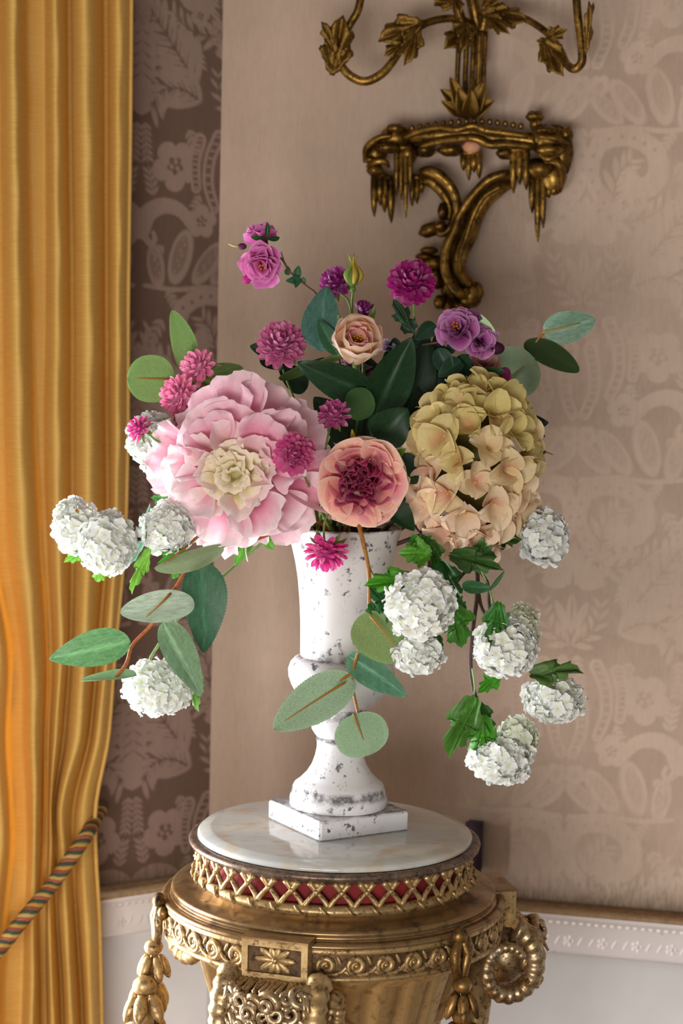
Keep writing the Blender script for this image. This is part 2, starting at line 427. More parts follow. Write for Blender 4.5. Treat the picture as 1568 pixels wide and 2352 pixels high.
# ---- dado: ledge, carved white rail and plain panel on each wall
pm = N('chipped_white_paint'); pv = pm.coord(); pn = pm.noise(pv, 70, 4, .6)
pm.set(0.55, 0, .35, pm.mix(pm.ramp(pn, [(0.70, (0, 0, 0)), (0.76, (1, 1, 1))]), S(234, 224, 220), S(160, 138, 124))); pm.bump(pn, .12, .001)
PAINT = pm.m
pm = N('plain_dado_paint'); pm.set(0.6, 0, .3, pm.ramp(pm.noise(pm.coord(), 9, 3), [(0.3, S(236, 230, 228)), (0.7, S(244, 240, 238))])); PANEL = pm.m
pm = N('dusty_ledge'); pm.set(0.7, 0, .2, pm.ramp(pm.noise(pm.coord((20, 20, 1)), 4, 5, .7), [(0.3, S(140, 112, 82)), (0.7, S(182, 150, 112))])); LEDGE = pm.m
def dado(side, d, n, s1, k, zoff=0.0):
    f = lambda s, o, z: K0 + d * s + n * o + Vector((0, 0, z))
    z = RAILZ + zoff; LD = 0.050
    def sweep(prof):
        mb = MB()
        for s in (-0.012 if side == 'right' else 0.0, s1):
            for o, zz in prof: mb.v.append(tuple(f(s, o, z + zz))); mb.c.append((1, 1, 1))
        q = len(prof)
        for i in range(q):
            j = (i + 1) % q; mb.f.append((i, j, q + j, q + i))
        mb.f.append(tuple(range(q))); mb.f.append(tuple(range(2 * q - 1, q - 1, -1)))
        return mb
    led = sput('trim_%d' % k, sweep([(0, 0), (LD, 0), (LD + .002, -.003), (LD, -.007), (0, -.007)]), LEDGE)
    rail = sput('trim_%d' % (k + 1), sweep([(0, -.007), (LD - .002, -.007), (LD - .001, -.010), (LD - .009, -.018), (LD - .013, -.022), (LD - .016, -.030),
        (LD - .018, -.046), (LD - .018, -.066), (LD - .014, -.069), (LD - .014, -.075), (LD - .022, -.079), (0, -.079)]), PAINT)
    sput('trim_%d' % (k + 2), sweep([(0, -.079), (.010, -.079), (.010, -RAILZ + .14), (0, -RAILZ + .14)]), PANEL)
    bead = MB().blob((0, 0, 0), (.0042, .0018, .0030), None, 6, 8).mesh('carved_bead'); 
    rot = MB()
    for i in range(5):
        a = i / 5 * 2 * math.pi; rot.blob((.0065 * math.cos(a), 0, .0065 * math.sin(a)), (.0040, .0018, .0040), None, 5, 7)
    rot.blob((0, -.001, 0), (.003, .003, .003), None, 5, 7); rot = rot.mesh('carved_rosette')
    lf = MB().blob((0, 0, 0), (.0028, .0017, .0095), Matrix.Rotation(R_(28), 3, 'Y'), 6, 7).mesh('carved_leaf')
    x, y = d if side == 'right' else -d, -n
    i = 0; s = .008
    while s < min(s1, .95):
        put('carved_bead', bead, PAINT, rail, basis(x, y, Vector((0, 0, 1)), f(s, LD - .013, z - .0235)))
        s += .0125
    s = .014; i = 0
    while s < min(s1, .95):
        put('carved_leaf' if i % 3 else 'carved_rosette', lf if i % 3 else rot, PAINT, rail, basis(x, y, Vector((0, 0, 1)), f(s, LD - .0185, z - .055)))
        s += .0185; i += 1
dado('right', dR, nR, 2.2, 1); dado('left', dL, nL, 0.6, 4)
for k, (nm, d, n, s1) in enumerate((('right', dR, nR, 2.2), ('left', dL, nL, .6))):
    f = lambda x, y, z: K0 + d * x + n * y + Vector((0, 0, z))
    sput('baseboard_' + nm, MB().box((0 if k else -.006, 0, 0), (s1, .02, .14), f), PANEL)

# dark purple socket box on the wall behind the marble
p = onR(1092, 1938); sk = N('purple_plastic'); sk.set(0.5, 0, .4, S(70, 52, 66))
bx = thing('socket_box', 'small dark purple box on the wall just right of the marble top', 'socket', p)
wput('back_box', MB().box((-.012, 0, -.040), (.012, .022, .040), lambda x, y, z: p + dR * x + nR * y + Vector((0, 0, z))), sk.m, bx)
wput('face_plate', MB().box((-.014, .022, -.043), (.014, .026, .043), lambda x, y, z: p + dR * x + nR * y + Vector((0, 0, z))), sk.m, bx)

# ------------------------------------------------------------------ curtain and tieback
rows = {-160: (304, 274, 243, 196, 157, 127, 100, 62, 30, -5, -32, -60), 300: (301, 273, 244, 200, 160, 130, 102, 67, 35, -2, -28, -60),
        700: (296, 272, 245, 205, 165, 133, 103, 76, 41, 2, -25, -60), 1000: (295, 270, 246, 205, 165, 131, 99, 86, 47, 5, -25, -58),
        1250: (288, 266, 246, 204, 166, 135, 106, 98, 58, 14, -12, -45), 1500: (266, 247, 225, 194, 160, 140, 118, 112, 76, 47, 30, -5),
        1700: (250, 224, 205, 178, 145, 127, 112, 106, 78, 50, 24, -8), 1850: (222, 195, 170, 142, 124, 116, 110, 104, 80, 58, 32, 0),
        1960: (222, 192, 168, 146, 128, 116, 108, 100, 80, 60, 34, 0), 2100: (230, 198, 174, 150, 130, 112, 104, 92, 75, 55, 20, -8),
        2260: (234, 206, 185, 160, 140, 118, 105, 95, 75, 50, 12, -20), 2450: (238, 211, 192, 166, 146, 122, 108, 98, 72, 45, 5, -30), 2700: (244, 216, 196, 170, 150, 124, 108, 98, 70, 42, 0, -34), 3140: (250, 222, 200, 174, 152, 126, 110, 98, 70, 42, 0, -34)}
ys = sorted(rows)
dep = (-.012, .026, -.040, .036, -.036, .028, -.036, -.040, .038, -.034, -.034, .034)
outx = [-90, -125, -165, -200, -240, -280]; outd = [-.016, .034, -.016, .036, -.016, .02]
def fold_x(k, y):
    if y <= ys[0]: return rows[ys[0]][k]
    for a, b in zip(ys, ys[1:]):
        if y <= b:
            i = ys.index(a); t = (y - a) / (b - a)
            p0 = rows[ys[max(i - 1, 0)]][k]; p1 = rows[a][k]; p2 = rows[b][k]; p3 = rows[ys[min(i + 2, len(ys) - 1)]][k]
            return 0.5 * (2 * p1 + (p2 - p0) * t + (2 * p0 - 5 * p1 + 4 * p2 - p3) * t * t + (3 * p1 - p0 - 3 * p2 + p3) * t ** 3)
    return rows[ys[-1]][k]
COFF = 0.085
def rope_y(x): return 1884 + (218 - x) * 1.372
def curtain_pt(j, SUB, y):
    xs = [fold_x(k, y) for k in range(12)]; sh = xs[11] + 60
    xs += [x + sh for x in outx]; ds = list(dep) + outd
    k = min(int(j / SUB), len(xs) - 2); t = j / SUB - k
    e = 1 - math.cos(math.pi * t / 2) if ds[k + 1] < ds[k] else math.sin(math.pi * t / 2)   # round ridges, sharp creases
    x = xs[k] + (xs[k + 1] - xs[k]) * t; dd = ds[k] + (ds[k + 1] - ds[k]) * e
    g = math.exp(-((y - rope_y(x)) / 120.0) ** 2)               # squeezed by the tieback
    dd = dd * (1 - 0.42 * g) + .0022 * math.sin(y / 47.0 + k * 2.1) * math.sin(y / 150. + k)
    return x, COFF + dd - 0.012 * g
cm = N('gold_silk'); sl = cm.noise(cm.coord((8, 8, 300)), 3.0, 3, .6); fine = cm.noise(cm.coord((160, 160, 600)), 3.0, 2)
cc = cm.ramp(sl, [(0.3, S(222, 174, 84)), (0.7, S(236, 194, 112))])
cc = cm.mix(0.35, cc, cm.ramp(fine, [(0.3, (.85,) * 3), (0.7, (1.12,) * 3)]), 'MULTIPLY')
cm.set(0.55, 0, .30, cc); cm.translucent(cm.mix(1.0, cc, (1.0, .62, .20), 'MULTIPLY'), 0.10); cm.bump(sl, .25, .0006)

mb = MB(); SUB = 7; NC = SUB * 17; NY = 170
mb.grid(lambda a, b: (onL(*(lambda q: (q[0], -160 + a * 3300))(curtain_pt(b * NC, SUB, -160 + a * 3300)), curtain_pt(b * NC, SUB, -160 + a * 3300)[1]), (1, 1, 1)), NY, NC)
cr = thing('curtain', 'floor length mustard gold silk curtain drawn aside at the left wall', 'curtain', onL(250, 3140, COFF))
fb = wput('curtain_drape', mb, cm.m, cr)
# hem strip turned under on the leading edge
edge = [onL(fold_x(0, y) - 2, y, COFF) for y in range(-160, 3141, 40)]
wput('leading_edge_hem', MB().tube(edge, .0035, 6), cm.m, cr)
# rope of three twisted strands
path = [onL(x, y, o) for x, y, o in ((232, 1858, .02), (216, 1886, .07), (196, 1922, .128), (160, 1975, .14), (122, 2028, .135), (84, 2075, .142), (40, 2128, .142), (0, 2178, .138), (-60, 2240, .13), (-130, 2290, .12), (-200, 2300, .06), (-220, 2300, .02))]
tb = thing('curtain_tieback', 'twisted rope of green, rose and gold strands slung diagonally round the gold curtain', 'tieback', path[0])
q = spl(path, 260)
for k, cl in enumerate((S(70, 88, 70), S(150, 84, 66), S(190, 150, 70), S(70, 84, 66), S(168, 100, 76), S(204, 168, 96))):
    pts = []
    for i, c in enumerate(q):
        t = (q[min(i + 1, 260)] - q[max(i - 1, 0)]).normalized(); a = nL - t * nL.dot(t); a.normalize(); b = t.cross(a)
        w = i * .30 + k * math.pi / 3; pts.append(c + (a * math.cos(w) + b * math.sin(w)) * .0068)
    rm = N('rope_strand'); rn = rm.noise(rm.coord(), 900, 2); rm.set(.75, 0, .2, rm.mix(1.0, rm.ramp(rn, [(.3, (.7,) * 3), (.7, (1.2,) * 3)]), cl, 'MULTIPLY')); rm.bump(rn, .4, .001)
    wput('rope_strand', MB().tube(pts, .0050, 7), rm.m, tb)

# ------------------------------------------------------------------ pedestal
A0 = P(769, 1905, Y0); AX = Vector((A0.x, A0.y, 0))
def zf(py, r): return P(784, py, Y0 - r).z                     # height of the front of a ring of radius r
def za(py): return P(784, py, Y0).z                            # height of a silhouette on the axis
ZM = CAM.z - 0.7356                                            # marble top
ped = thing('pedestal_stand', 'round carved gilt pedestal stand with a pale onyx top, under the white urn', 'pedestal', AX)
def ring(name, prof, mat, n=128, mod=None, parent=None): return put(name, MB().lathe(prof, n, mod), mat, parent or ped)
def turned(ang): return WORLD[ped.name] @ Matrix.Rotation(R_(ang), 4, 'Z')

m = N('onyx_marble'); v = m.coord((1, 1.6, 1)); w = m.n('ShaderNodeTexWave'); w.inputs['Scale'].default_value = 3.2; w.inputs['Distortion'].default_value = 14; w.inputs['Detail'].default_value = 4; w.inputs['Detail Scale'].default_value = 1.2
m.l(v, w.inputs['Vector']); a = m.noise(v, 7, 6, .6); b = m.noise(v, 18, 5, .65)
c = m.mix(m.ramp(a, [(.36, (0, 0, 0)), (.66, (1, 1, 1))]), S(178, 182, 184), S(206, 202, 190))
c = m.mix(m.ramp(w.outputs['Fac'], [(.80, (0, 0, 0)), (1.0, (.45, .45, .45))]), c, S(196, 174, 142))
c = m.mix(m.ramp(b, [(.55, (0, 0, 0)), (.70, (.65, .65, .65))]), c, S(182, 150, 108))
c = m.mix(m.ramp(m.noise(m.coord((2, 5, 1)), 9, 3), [(.60, (0, 0, 0)), (.72, (.5, .5, .5))]), c, S(198, 150, 128))
m.set(0.10, 0, .5, c); m.b.inputs['Subsurface Weight'].default_value = 0.0; ONYX = m.m
zmb = zf(2006, .19)
ring('onyx_top', [(0.001, ZM), (.170, ZM), (.1745, ZM - .0006), (.177, ZM - .002), (.1865, ZM - .0035), (.1895, ZM - .0065), (.190, ZM - .011), (.1885, zmb), (.1, zmb - .0005)], ONYX, 160)
zr = zf(2027, .2)
ring('top_rim', [(.150, zmb - .001), (.196, zmb - .0005), (.2005, zmb - .002), (.2015, zmb - .005), (.2005, zmb - .008), (.197, zr + .001), (.192, zr - .001), (.189, zr - .006), (.176, zr - .006)], RIMM, 160,
     lambda a, i, mm: 1 + .0018 * math.sin(23 * a) * math.sin(7 * a + 1) if 1 < i < 6 else 1)
zlt = zr - .005; zlb = zf(2088, .19); zmo = zf(2107, .195)
red = N('faded_red_lining'); red.set(.7, 0, .2, red.ramp(red.noise(red.coord(), 14, 4), [(.3, S(104, 26, 28)), (.7, S(146, 46, 44))]))
ring('red_lining', [(.1785, zlt - .001), (.1785, zlb)], red.m)
NB = 36
def bar(sg):
    mb = MB(); pts = []
    for i in range(9):
        t = i / 8
        off = (-.5 + t / .62 * .5) if t < .62 else ((t - .62) / .38 * .30)
        bow = .045 * math.sin(min(t / .62, 1) * math.pi)
        an = R_(sg * (off - bow * 1.0) * 360 / NB); r = .1868 + (.0012 if sg > 0 else 0)
        pts.append((r * math.sin(an), -r * math.cos(an), zlb + (zlt - zlb) * t))
    mb.tube(pts, [.0048, .0040, .0036, .0034, .0036, .0042, .0050], 8); return mb.mesh('lattice_bar')
bars = (bar(1), bar(-1))
boss = MB().blob((0, -.1902, zlb + (zlt - zlb) * .62), (.0042, .0028, .0042), None, 6, 8).mesh('lattice_boss')
web = MB().prism([(-.0075, zlt), (.0075, zlt), (.0015, zlb + (zlt - zlb) * .66), (-.0015, zlb + (zlt - zlb) * .66)], -.1885, -.1855, lambda x, y, d: (x, d, y)).mesh('lattice_web')
for i in range(NB):
    w = turned(i * 360 / NB + 3.2)
    for b in bars: put('lattice_bar', b, GILT, ped, w)
    put('lattice_boss', boss, GILT, ped, w); put('lattice_web', web, GILT, ped, w)
ring('lattice_base_ring', [(.176, zlb + .001), (.186, zlb + .003), (.190, zlb + .002), (.1935, zlb - .002), (.1945, (zlb + zmo) / 2), (.1925, zmo + .001), (.188, zmo - .002)], GILT, 160,
     lambda a, i, mm: 1 + .004 * max(0, math.cos(36 * a)) ** 6 if 1 < i < 6 else 1)
rb = MB().tube([(-.007, -.1935, zlb + .003), (-.002, -.1965, zlb - .003), (.005, -.1955, zmo + .001)], [.0018, .0026, .0018], 6).mesh('ribbon_tie')
for i in range(NB): put('ribbon_tie', rb, GILT, ped, turned(i * 360 / NB + 7))
z1 = zf(2147, .222); z2 = zf(2172, .235)
ring('cove_moulding', [(.186, zmo - .001), (.190, zmo - .004), (.196, zmo - .008), (.206, z1 + .0075), (.216, z1 + .0045), (.2205, z1 + .0035), (.2235, z1 + .0025), (.2245, z1), (.2240, z1 - .0025), (.221, z1 - .005), (.2225, z1 - .0075)], BOLE, 160)
z3 = zf(2182, .2365)
ring('top_moulding', [(.218, z1 - .006), (.2235, z1 - .007), (.2262, z1 - .0085), (.2270, z1 - .0115), (.2262, z2 + .0015), (.2330, z2 + .0008), (.2365, z2 - .0005), (.2375, z2 - .003), (.2368, z3), (.230, z3 - .0005)], BOLE, 160)
z4, z5, z6 = zf(2195, .236), zf(2247, .234), zf(2261, .235)
DARKG = mat_gilt('darkened_ground', S(84, 60, 36), S(40, 28, 18), S(120, 90, 54), .5, .5, .6, 30)  # darker colour put into the recesses to deepen their contrast
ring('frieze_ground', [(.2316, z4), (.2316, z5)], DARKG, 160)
ring('frieze', [(.231, z3), (.2355, z3), (.2360, z4 + .001), (.2350, z4), (.2290, z4 - .0005), (.2290, z5 + .0005), (.2345, z5), (.2352, z5 - .002), (.2345, z6 + .002), (.2300, z6), (.215, z6 - .001)], GILT, 160)
# vitruvian scrolls, mirrored on the two sides of every block
HZ = z4 - z5; ZC_ = (z4 + z5) / 2
def scroll(sg):
    mb = MB(); pts = []; r0 = HZ * .40; cz = z4 - HZ * .50; sp = R_(9.6) * .2325
    for i in range(34):                                        # spiral from the eye outward, ending underneath
        t = i / 33; a = -1.9 + t * (1.9 + 2.5 * math.pi); rr = r0 * (.26 + .74 * t)
        pts.append((-rr * math.cos(a) * sg, cz - rr * math.sin(a)))
    for x, y in ((.30, -.93), (.52, -.62), (.68, -.10), (.80, .45), (.92, .85), (1.08, 1.02)): pts.append((sg * sp * x, cz + r0 * y))
    q = [(.2325 * math.sin(x / .2325), -.2325 * math.cos(x / .2325), y) for x, y in pts]
    mb.tube(q, [.0026, .0032, .0040, .0044, .0044, .0040, .0032, .0018], 8)
    mb.blob((0, -.2330, cz), (.0034, .0030, .0034), None, 6, 8)
    # little leaf inside the hollow of the wave
    mb.blob((sg * sp * .42, -.2322, z4 - HZ * .26), (.0026, .0022, .0070), Matrix.Rotation(R_(-25 * sg), 3, 'Y'), 6, 7)
    # lower rim of the wave
    q = [(sg * sp * (.45 + .9 * t), z5 + HZ * (.34 - .26 * math.sin(min(1, t * 1.25) * math.pi / 2))) for t in [i / 10 for i in range(11)]]
    mb.tube([(.2316 * math.sin(x / .2316), -.2316 * math.cos(x / .2316), y) for x, y in q], [.0014, .0030, .0036, .0036, .0030], 6)
    return mb.mesh('scroll_wave')
sc = {1: scroll(1), -1: scroll(-1)}
BLK = (-17.0, 103.0, 223.0)
for b in BLK:
    for i in range(5):
        put('scroll_wave', sc[1], GILT, ped, turned(b + 15.2 + i * 9.6)); put('scroll_wave', sc[-1], GILT, ped, turned(b - 15.2 - i * 9.6))
zb0, zb1 = zf(2172, .25), zf(2262, .25)
BW = .0445
def petal_lump(w, l): return MB().blob((0, 0, l * .55), (w, .0030, l * .55), None, 7, 8, fn=lambda th, ph: 1 - .22 * math.cos(ph) ** 2 * (math.cos(th * 2) > .2))
for b in BLK:
    W_ = turned(b)
    f = lambda x, y, d: (x, -d, y)
    blk = put('carved_block', MB().box((-BW, zb1, .205), (BW, zb0, .2465), f).mesh('carved_block', False), GILT, ped, W_)
    put('block_cap', MB().box((-BW - .001, zb0, .200), (BW + .001, zb0 + .0025, .2525), f).mesh('block_cap', False), BOLE, blk, W_)
    fr = MB(); t = .0085
    fr.box((-BW, zb0 - t, .246), (BW, zb0, .2515), f); fr.box((-BW, zb1, .246), (BW, zb1 + t, .2515), f)
    fr.box((-BW, zb1 + t, .246), (-BW + t, zb0 - t, .2515), f); fr.box((BW - t, zb1 + t, .246), (BW, zb0 - t, .2515), f)
    put('block_frame', fr.mesh('block_frame', False), GILT, blk, W_)
    zc = (zb0 + zb1) / 2
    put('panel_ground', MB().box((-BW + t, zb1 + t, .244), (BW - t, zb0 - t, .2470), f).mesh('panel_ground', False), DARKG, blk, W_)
    for k in range(10):
        an = k * 36 + 18; co = abs(math.sin(R_(an)))
        L = .0155 + .0125 * co ** 1.5
        pm_ = petal_lump(.0052, L)
        put('rosette_petal', pm_, GILT, blk, W_ @ Matrix.Translation((0, -.2475, zc)) @ Matrix.Rotation(R_(an), 4, 'Y') )
    put('rosette_centre', MB().blob((0, -.2490, zc), (.0048, .0040, .0048), None, 8, 10), GILT, blk, W_)
# gadrooned bowl under the frieze
zw0 = z6 - .001; zw1 = za(2318)
ring('gadrooned_bowl', [(.216, zw0), (.214, zw0 - .006), (.205, zw0 - .014), (.188, zw0 - .026), (.166, zw1 + .012), (.150, zw1 + .003), (.1475, zw1 - .001), (.10, zw1 - .02), (.03, zw1 - .03)], GILTP, 288,
     lambda a, i, mm: 1 - (.045 if 1 < i < 6 else .012) * max(0, math.sin(a * 24 + i * .35)) ** .7)
lp = MB().prism([(-.010, 0), (-.006, -.008), (0, -.012), (.007, -.008), (.010, 0), (.006, .006), (-.006, .006)], -.1535, -.148, lambda x, y, d: (x, d, zw1 + .004 + y)).mesh('bowl_leaf')
for i in range(48): put('bowl_leaf', lp, GILTP, ped, turned(i * 7.5) @ Matrix.Translation((0, .0006 * (i % 3), .0012 * (i % 2))))
# legs with ram heads
HORN = {}
def horn(sg):
    mb = MB(); pts = []; rd = []
    for i in range(110):
        t = i / 109; a = R_(75) - t * 2 * math.pi * 1.12; r = .046 * (1 - .52 * t)
        pts.append((sg * (.060 + .018 * t), -.238 - r * math.cos(a) * 1.0 + .004, zb1 - .048 + r * math.sin(a) * 1.15)); rd.append(.0150 * (1 - .72 * t) + .002)
    mb.tube(pts, rd, 10, (1, 1, 1), lambda i, j: 1 + .08 * math.sin(i * 1.2)); return mb.mesh('ram_horn')
hm = {s: horn(s) for s in (1, -1)}
cu = MB(); 
pts = []
for i in range(26):
    t = i / 25; a = t * 2 * math.pi * 1.5; r = .0105 * (1 - .72 * t); pts.append((r * math.cos(a), -.003 - .008 * t, r * math.sin(a)))
cu.tube(pts, [.0042, .0044, .0038, .0030, .0018], 8); cu = cu.mesh('hair_curl')
leg = MB().tube([(0, -.215, zb1 - .06), (0, -.205, zb1 - .20), (0, -.17, .55), (0, -.15, .25), (0, -.20, .06), (0, -.235, .0)], [.024, .020, .015, .013, .018, .026], 12).mesh('stand_leg')
for b in BLK:
    W_ = turned(b)
    hd = put('ram_head', MB().blob((0, -.246, zb1 - .046), (.052, .040, .050), None, 12, 16).blob((0, -.262, zb1 - .082), (.024, .028, .038), Matrix.Rotation(R_(-18), 3, 'X'), 10, 12)
             .blob((0, -.215, zb1 - .02), (.042, .03, .026), None, 8, 12), LITG, ped, W_)
    for s in (1, -1): put('ram_horn', hm[s], GILT if s > 0 else LITG, hd, W_)  # one horn in the lit copy, the other in plain gilding
    random.seed(int(b) + 5)
    k = 0
    for row in range(5):
        for c in range(8):
            ph = (c - 3.5 + .5 * (row % 2)) * .34; th = .16 + row * .30
            p = Vector((.055 * math.sin(ph) , -.252 - .040 * math.cos(ph) * math.cos(th * .5 - .35), zb1 - .014 - row * .0165))
            R = Matrix.Rotation(R_(random.uniform(0, 360)), 4, 'Y'); sz = random.uniform(.85, 1.45)
            put('hair_curl', cu, LITG if c < 6 else GILTD, hd, W_ @ Matrix.Translation(p) @ Matrix.Rotation(ph * .8 + random.uniform(-.5, .5), 4, 'Z') @ Matrix.Rotation(random.uniform(-.7, .5), 4, 'X') @ R @ Matrix.Scale(sz, 4))  # lit copy on most curls, dark copy on the side away from the window
    lk = MB()
    for c in range(16):
        x = -.050 + c * .0067; lk.tube([(x, -.255, zb1 - .001), (x * 1.05 + random.uniform(-.006, .006), -.282, zb1 - .007), (x * 1.08 + random.uniform(-.012, .012), -.294, zb1 - random.uniform(.014, .034))], [.0036, .0042, .0018], 6)
    put('forelock', lk, LITG, hd, W_)
    for s in (1, -1):
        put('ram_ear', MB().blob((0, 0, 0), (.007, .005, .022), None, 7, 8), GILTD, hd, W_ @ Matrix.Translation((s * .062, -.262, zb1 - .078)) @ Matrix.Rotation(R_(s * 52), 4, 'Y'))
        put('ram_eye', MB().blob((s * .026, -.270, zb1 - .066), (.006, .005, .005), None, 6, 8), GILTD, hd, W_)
    put('stand_leg', leg, GILT, ped, W_)
# inner posts behind the heads
for an in (-104, 89, 163):
    put('inner_post', MB().lathe([(.0125, .10), (.0125, zw1 - .03), (.014, zw1 - .012), (.013, zw0 - .004)], 20), GILTP, ped, turned(an) @ Matrix.Translation((0, -.140, 0)))
put('lower_shelf', MB().lathe([(.001, .115), (.16, .115), (.165, .108), (.16, .10), (.001, .10)], 64), GILT, ped)
# bellflower garlands hung halfway between the blocks
def husk(L, Wd, n=5):
    mb = MB()
    for k in range(n):
        a = 2 * math.pi * k / n + .3; tilt = Matrix.Rotation(a, 3, 'Z') @ Matrix.Rotation(R_(-22), 3, 'Y')
        c = Vector((math.cos(a) * Wd * .42, math.sin(a) * Wd * .42, -L * .52))
        mb.blob(c, (Wd * .30, Wd * .34, L * .54), tilt, 8, 8, fn=lambda th, ph: (.45 + .55 * th / math.pi) * (1 - .20 * (abs(ph - math.pi) < .5) * (.5 < th < 2.3)))
    mb.blob((0, 0, -.002), (Wd * .42, Wd * .42, Wd * .36), None, 6, 8)
    return mb
for gi, an in enumerate((-77.0, 43.0, 163.0)):
    W_ = turned(an)
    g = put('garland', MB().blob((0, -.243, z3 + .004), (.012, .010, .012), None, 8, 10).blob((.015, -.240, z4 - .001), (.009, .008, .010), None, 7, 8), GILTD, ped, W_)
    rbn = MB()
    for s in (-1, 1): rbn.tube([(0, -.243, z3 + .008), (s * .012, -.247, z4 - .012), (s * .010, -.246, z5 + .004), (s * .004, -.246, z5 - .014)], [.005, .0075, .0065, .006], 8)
    put('ribbon_loop', rbn, GILTD if gi else LITG, g, W_)  # left garland's ribbon in the lit copy, the others in the dark one
    z = z5 - .020
    for i, (L, Wd) in enumerate(((.046, .032), (.050, .040), (.052, .044), (.054, .044), (.05, .038), (.045, .03))):
        put('bellflower', husk(L, Wd), GILT if not gi else GILTD, g, W_ @ Matrix.Translation(((-.012 if gi == 0 else 0) * i * .3, -.250 - .004 * i, z)) @ Matrix.Rotation(.4 * i, 4, 'Z'))  # left garland painted lighter than the others, towards the window
        if gi == 0 and i > 0: put('bellflower', husk(L, Wd), GILT, g, W_ @ Matrix.Translation((.026 + .004 * i, -.262 - .004 * i, z - .004)) @ Matrix.Rotation(R_(-14), 4, 'Y') @ Matrix.Rotation(.5 * i, 4, 'Z'))
        z -= L * .86

# ------------------------------------------------------------------ urn
m = N('speckled_white_paint'); v = m.coord()
a = m.noise(v, 95, 3, .55); b = m.noise(m.coord((1, 1, .6)), 38, 5, .7); g = m.noise(v, 7, 4, .6); fine = m.noise(v, 260, 2, .6)
c = m.ramp(g, [(.3, S(206, 202, 204)), (.7, S(228, 224, 224))])
gate = m.ramp(b, [(.44, (0, 0, 0)), (.58, (1, 1, 1))])
sp = m.math('MULTIPLY', m.ramp(a, [(.585, (0, 0, 0)), (.635, (1, 1, 1))]), gate)
c = m.mix(sp, c, S(92, 90, 96))
sp2 = m.math('MULTIPLY', m.ramp(fine, [(.63, (0, 0, 0)), (.74, (.8, .8, .8))]), gate)
c = m.mix(sp2, c, S(120, 116, 118))
sep = m.n('ShaderNodeSeparateColor'); m.l(m.attr(), sep.inputs[0])      # worn edges (G below 1)
wear = m.math('MULTIPLY', m.math('SUBTRACT', 1.0, sep.outputs[1]), m.ramp(m.noise(v, 50, 5, .7), [(.38, (0, 0, 0)), (.58, (1, 1, 1))]))
c = m.mix(wear, c, S(100, 96, 98))
m.set(.55, 0, .35, c); m.bump(m.math('SUBTRACT', g, m.math('ADD', sp, wear)), .25, .0012); URNP = m.m
UA = P(776, 1866, 2.845); UC = Vector((UA.x, UA.y, ZM))
urn = thing('urn_vase', 'tall white distressed campana urn with grey speckles, standing on the pedestal', 'urn', UC)
uy = UC.y
def zu(py): return P(784, py, uy).z - UC.z
def pr(px): return px * uy / FPX
def lat(prof, n=96, wearz=()):
    mb = MB().lathe(prof, n)
    for i, (r, z) in enumerate(prof):
        if i in wearz:
            for j in range(n): mb.c[i * n + j] = (1, .0, 1)
    return mb
PT = .0275
body = [(127, 1211), (131, 1207), (132.5, 1209), (131, 1214), (129, 1224), (123, 1250), (113, 1290), (106, 1330), (101, 1380), (98, 1430), (97, 1480), (97, 1508)]
prof = [(pr(70), zu(1500))] + [(pr(88), zu(1480)), (pr(94), zu(1400)), (pr(100), zu(1340)), (pr(112), zu(1270)), (pr(124), zu(1218))] + [(pr(r), zu(y)) for r, y in body]
put('urn_body', lat(prof, 128, (6, 7, 8, 17)), URNP, urn)
put('urn_shoulder', lat([(pr(r), zu(y)) for r, y in [(92, 1504), (99, 1506), (110, 1512), (119, 1522), (124, 1537), (123, 1553), (116, 1572), (104, 1592), (88, 1609), (68, 1622), (50, 1626)]], 128, (0, 1)), URNP, urn)
put('urn_neck', lat([(pr(r), zu(y)) for r, y in [(52, 1618), (58, 1624), (60, 1632), (59, 1642), (63, 1650), (68, 1662), (66, 1674), (58, 1686), (52, 1692)]], 96, (1, 2, 3, 8)), URNP, urn)
put('urn_foot', lat([(pr(r), zu(y)) for r, y in [(50, 1688), (55, 1691), (56, 1697), (53, 1703), (53, 1716), (57, 1735), (64, 1755), (76, 1774), (92, 1790), (104, 1799), (109, 1808), (111, 1818)]] + [(pr(114), PT + .012), (pr(114), PT + .0015), (pr(110), PT)], 96, (1, 2, 10, 11, 14)), URNP, urn)
mb = MB(); h = .0715; bv = .003
pl = [(h, h - bv), (h - bv, h), (-h + bv, h), (-h, h - bv), (-h, -h + bv), (-h + bv, -h), (h - bv, -h), (h, -h + bv)]
for (sc_, z) in ((.97, 0), (1, .002), (1, PT - .003), (.975, PT)):
    for x, y in pl: mb.v.append((x * sc_, y * sc_, z)); mb.c.append((1, 1 if z < PT - .002 and z > .001 else .25, 1))
for i in range(3):
    for j in range(8): mb.f.append((i * 8 + j, i * 8 + (j + 1) % 8, i * 8 + 8 + (j + 1) % 8, i * 8 + 8 + j))
mb.f.append(tuple(range(7, -1, -1))); mb.f.append(tuple(range(24, 32)))
put('square_plinth', mb.mesh('square_plinth', False), URNP, urn, WORLD[urn.name] @ Matrix.Rotation(R_(-58.5), 4, 'Z'))
ZRIM = zu(1208) + UC.z
dk = N('dark_urn_inside'); dk.set(.8, 0, .2, S(52, 50, 52))  # dark surface added to make the inside of the white urn dark
put('dark_inside', lat([(pr(127), zu(1211)), (pr(123), zu(1222)), (pr(111), zu(1272)), (pr(104), zu(1310)), (.001, zu(1312))], 96), dk.m, urn)

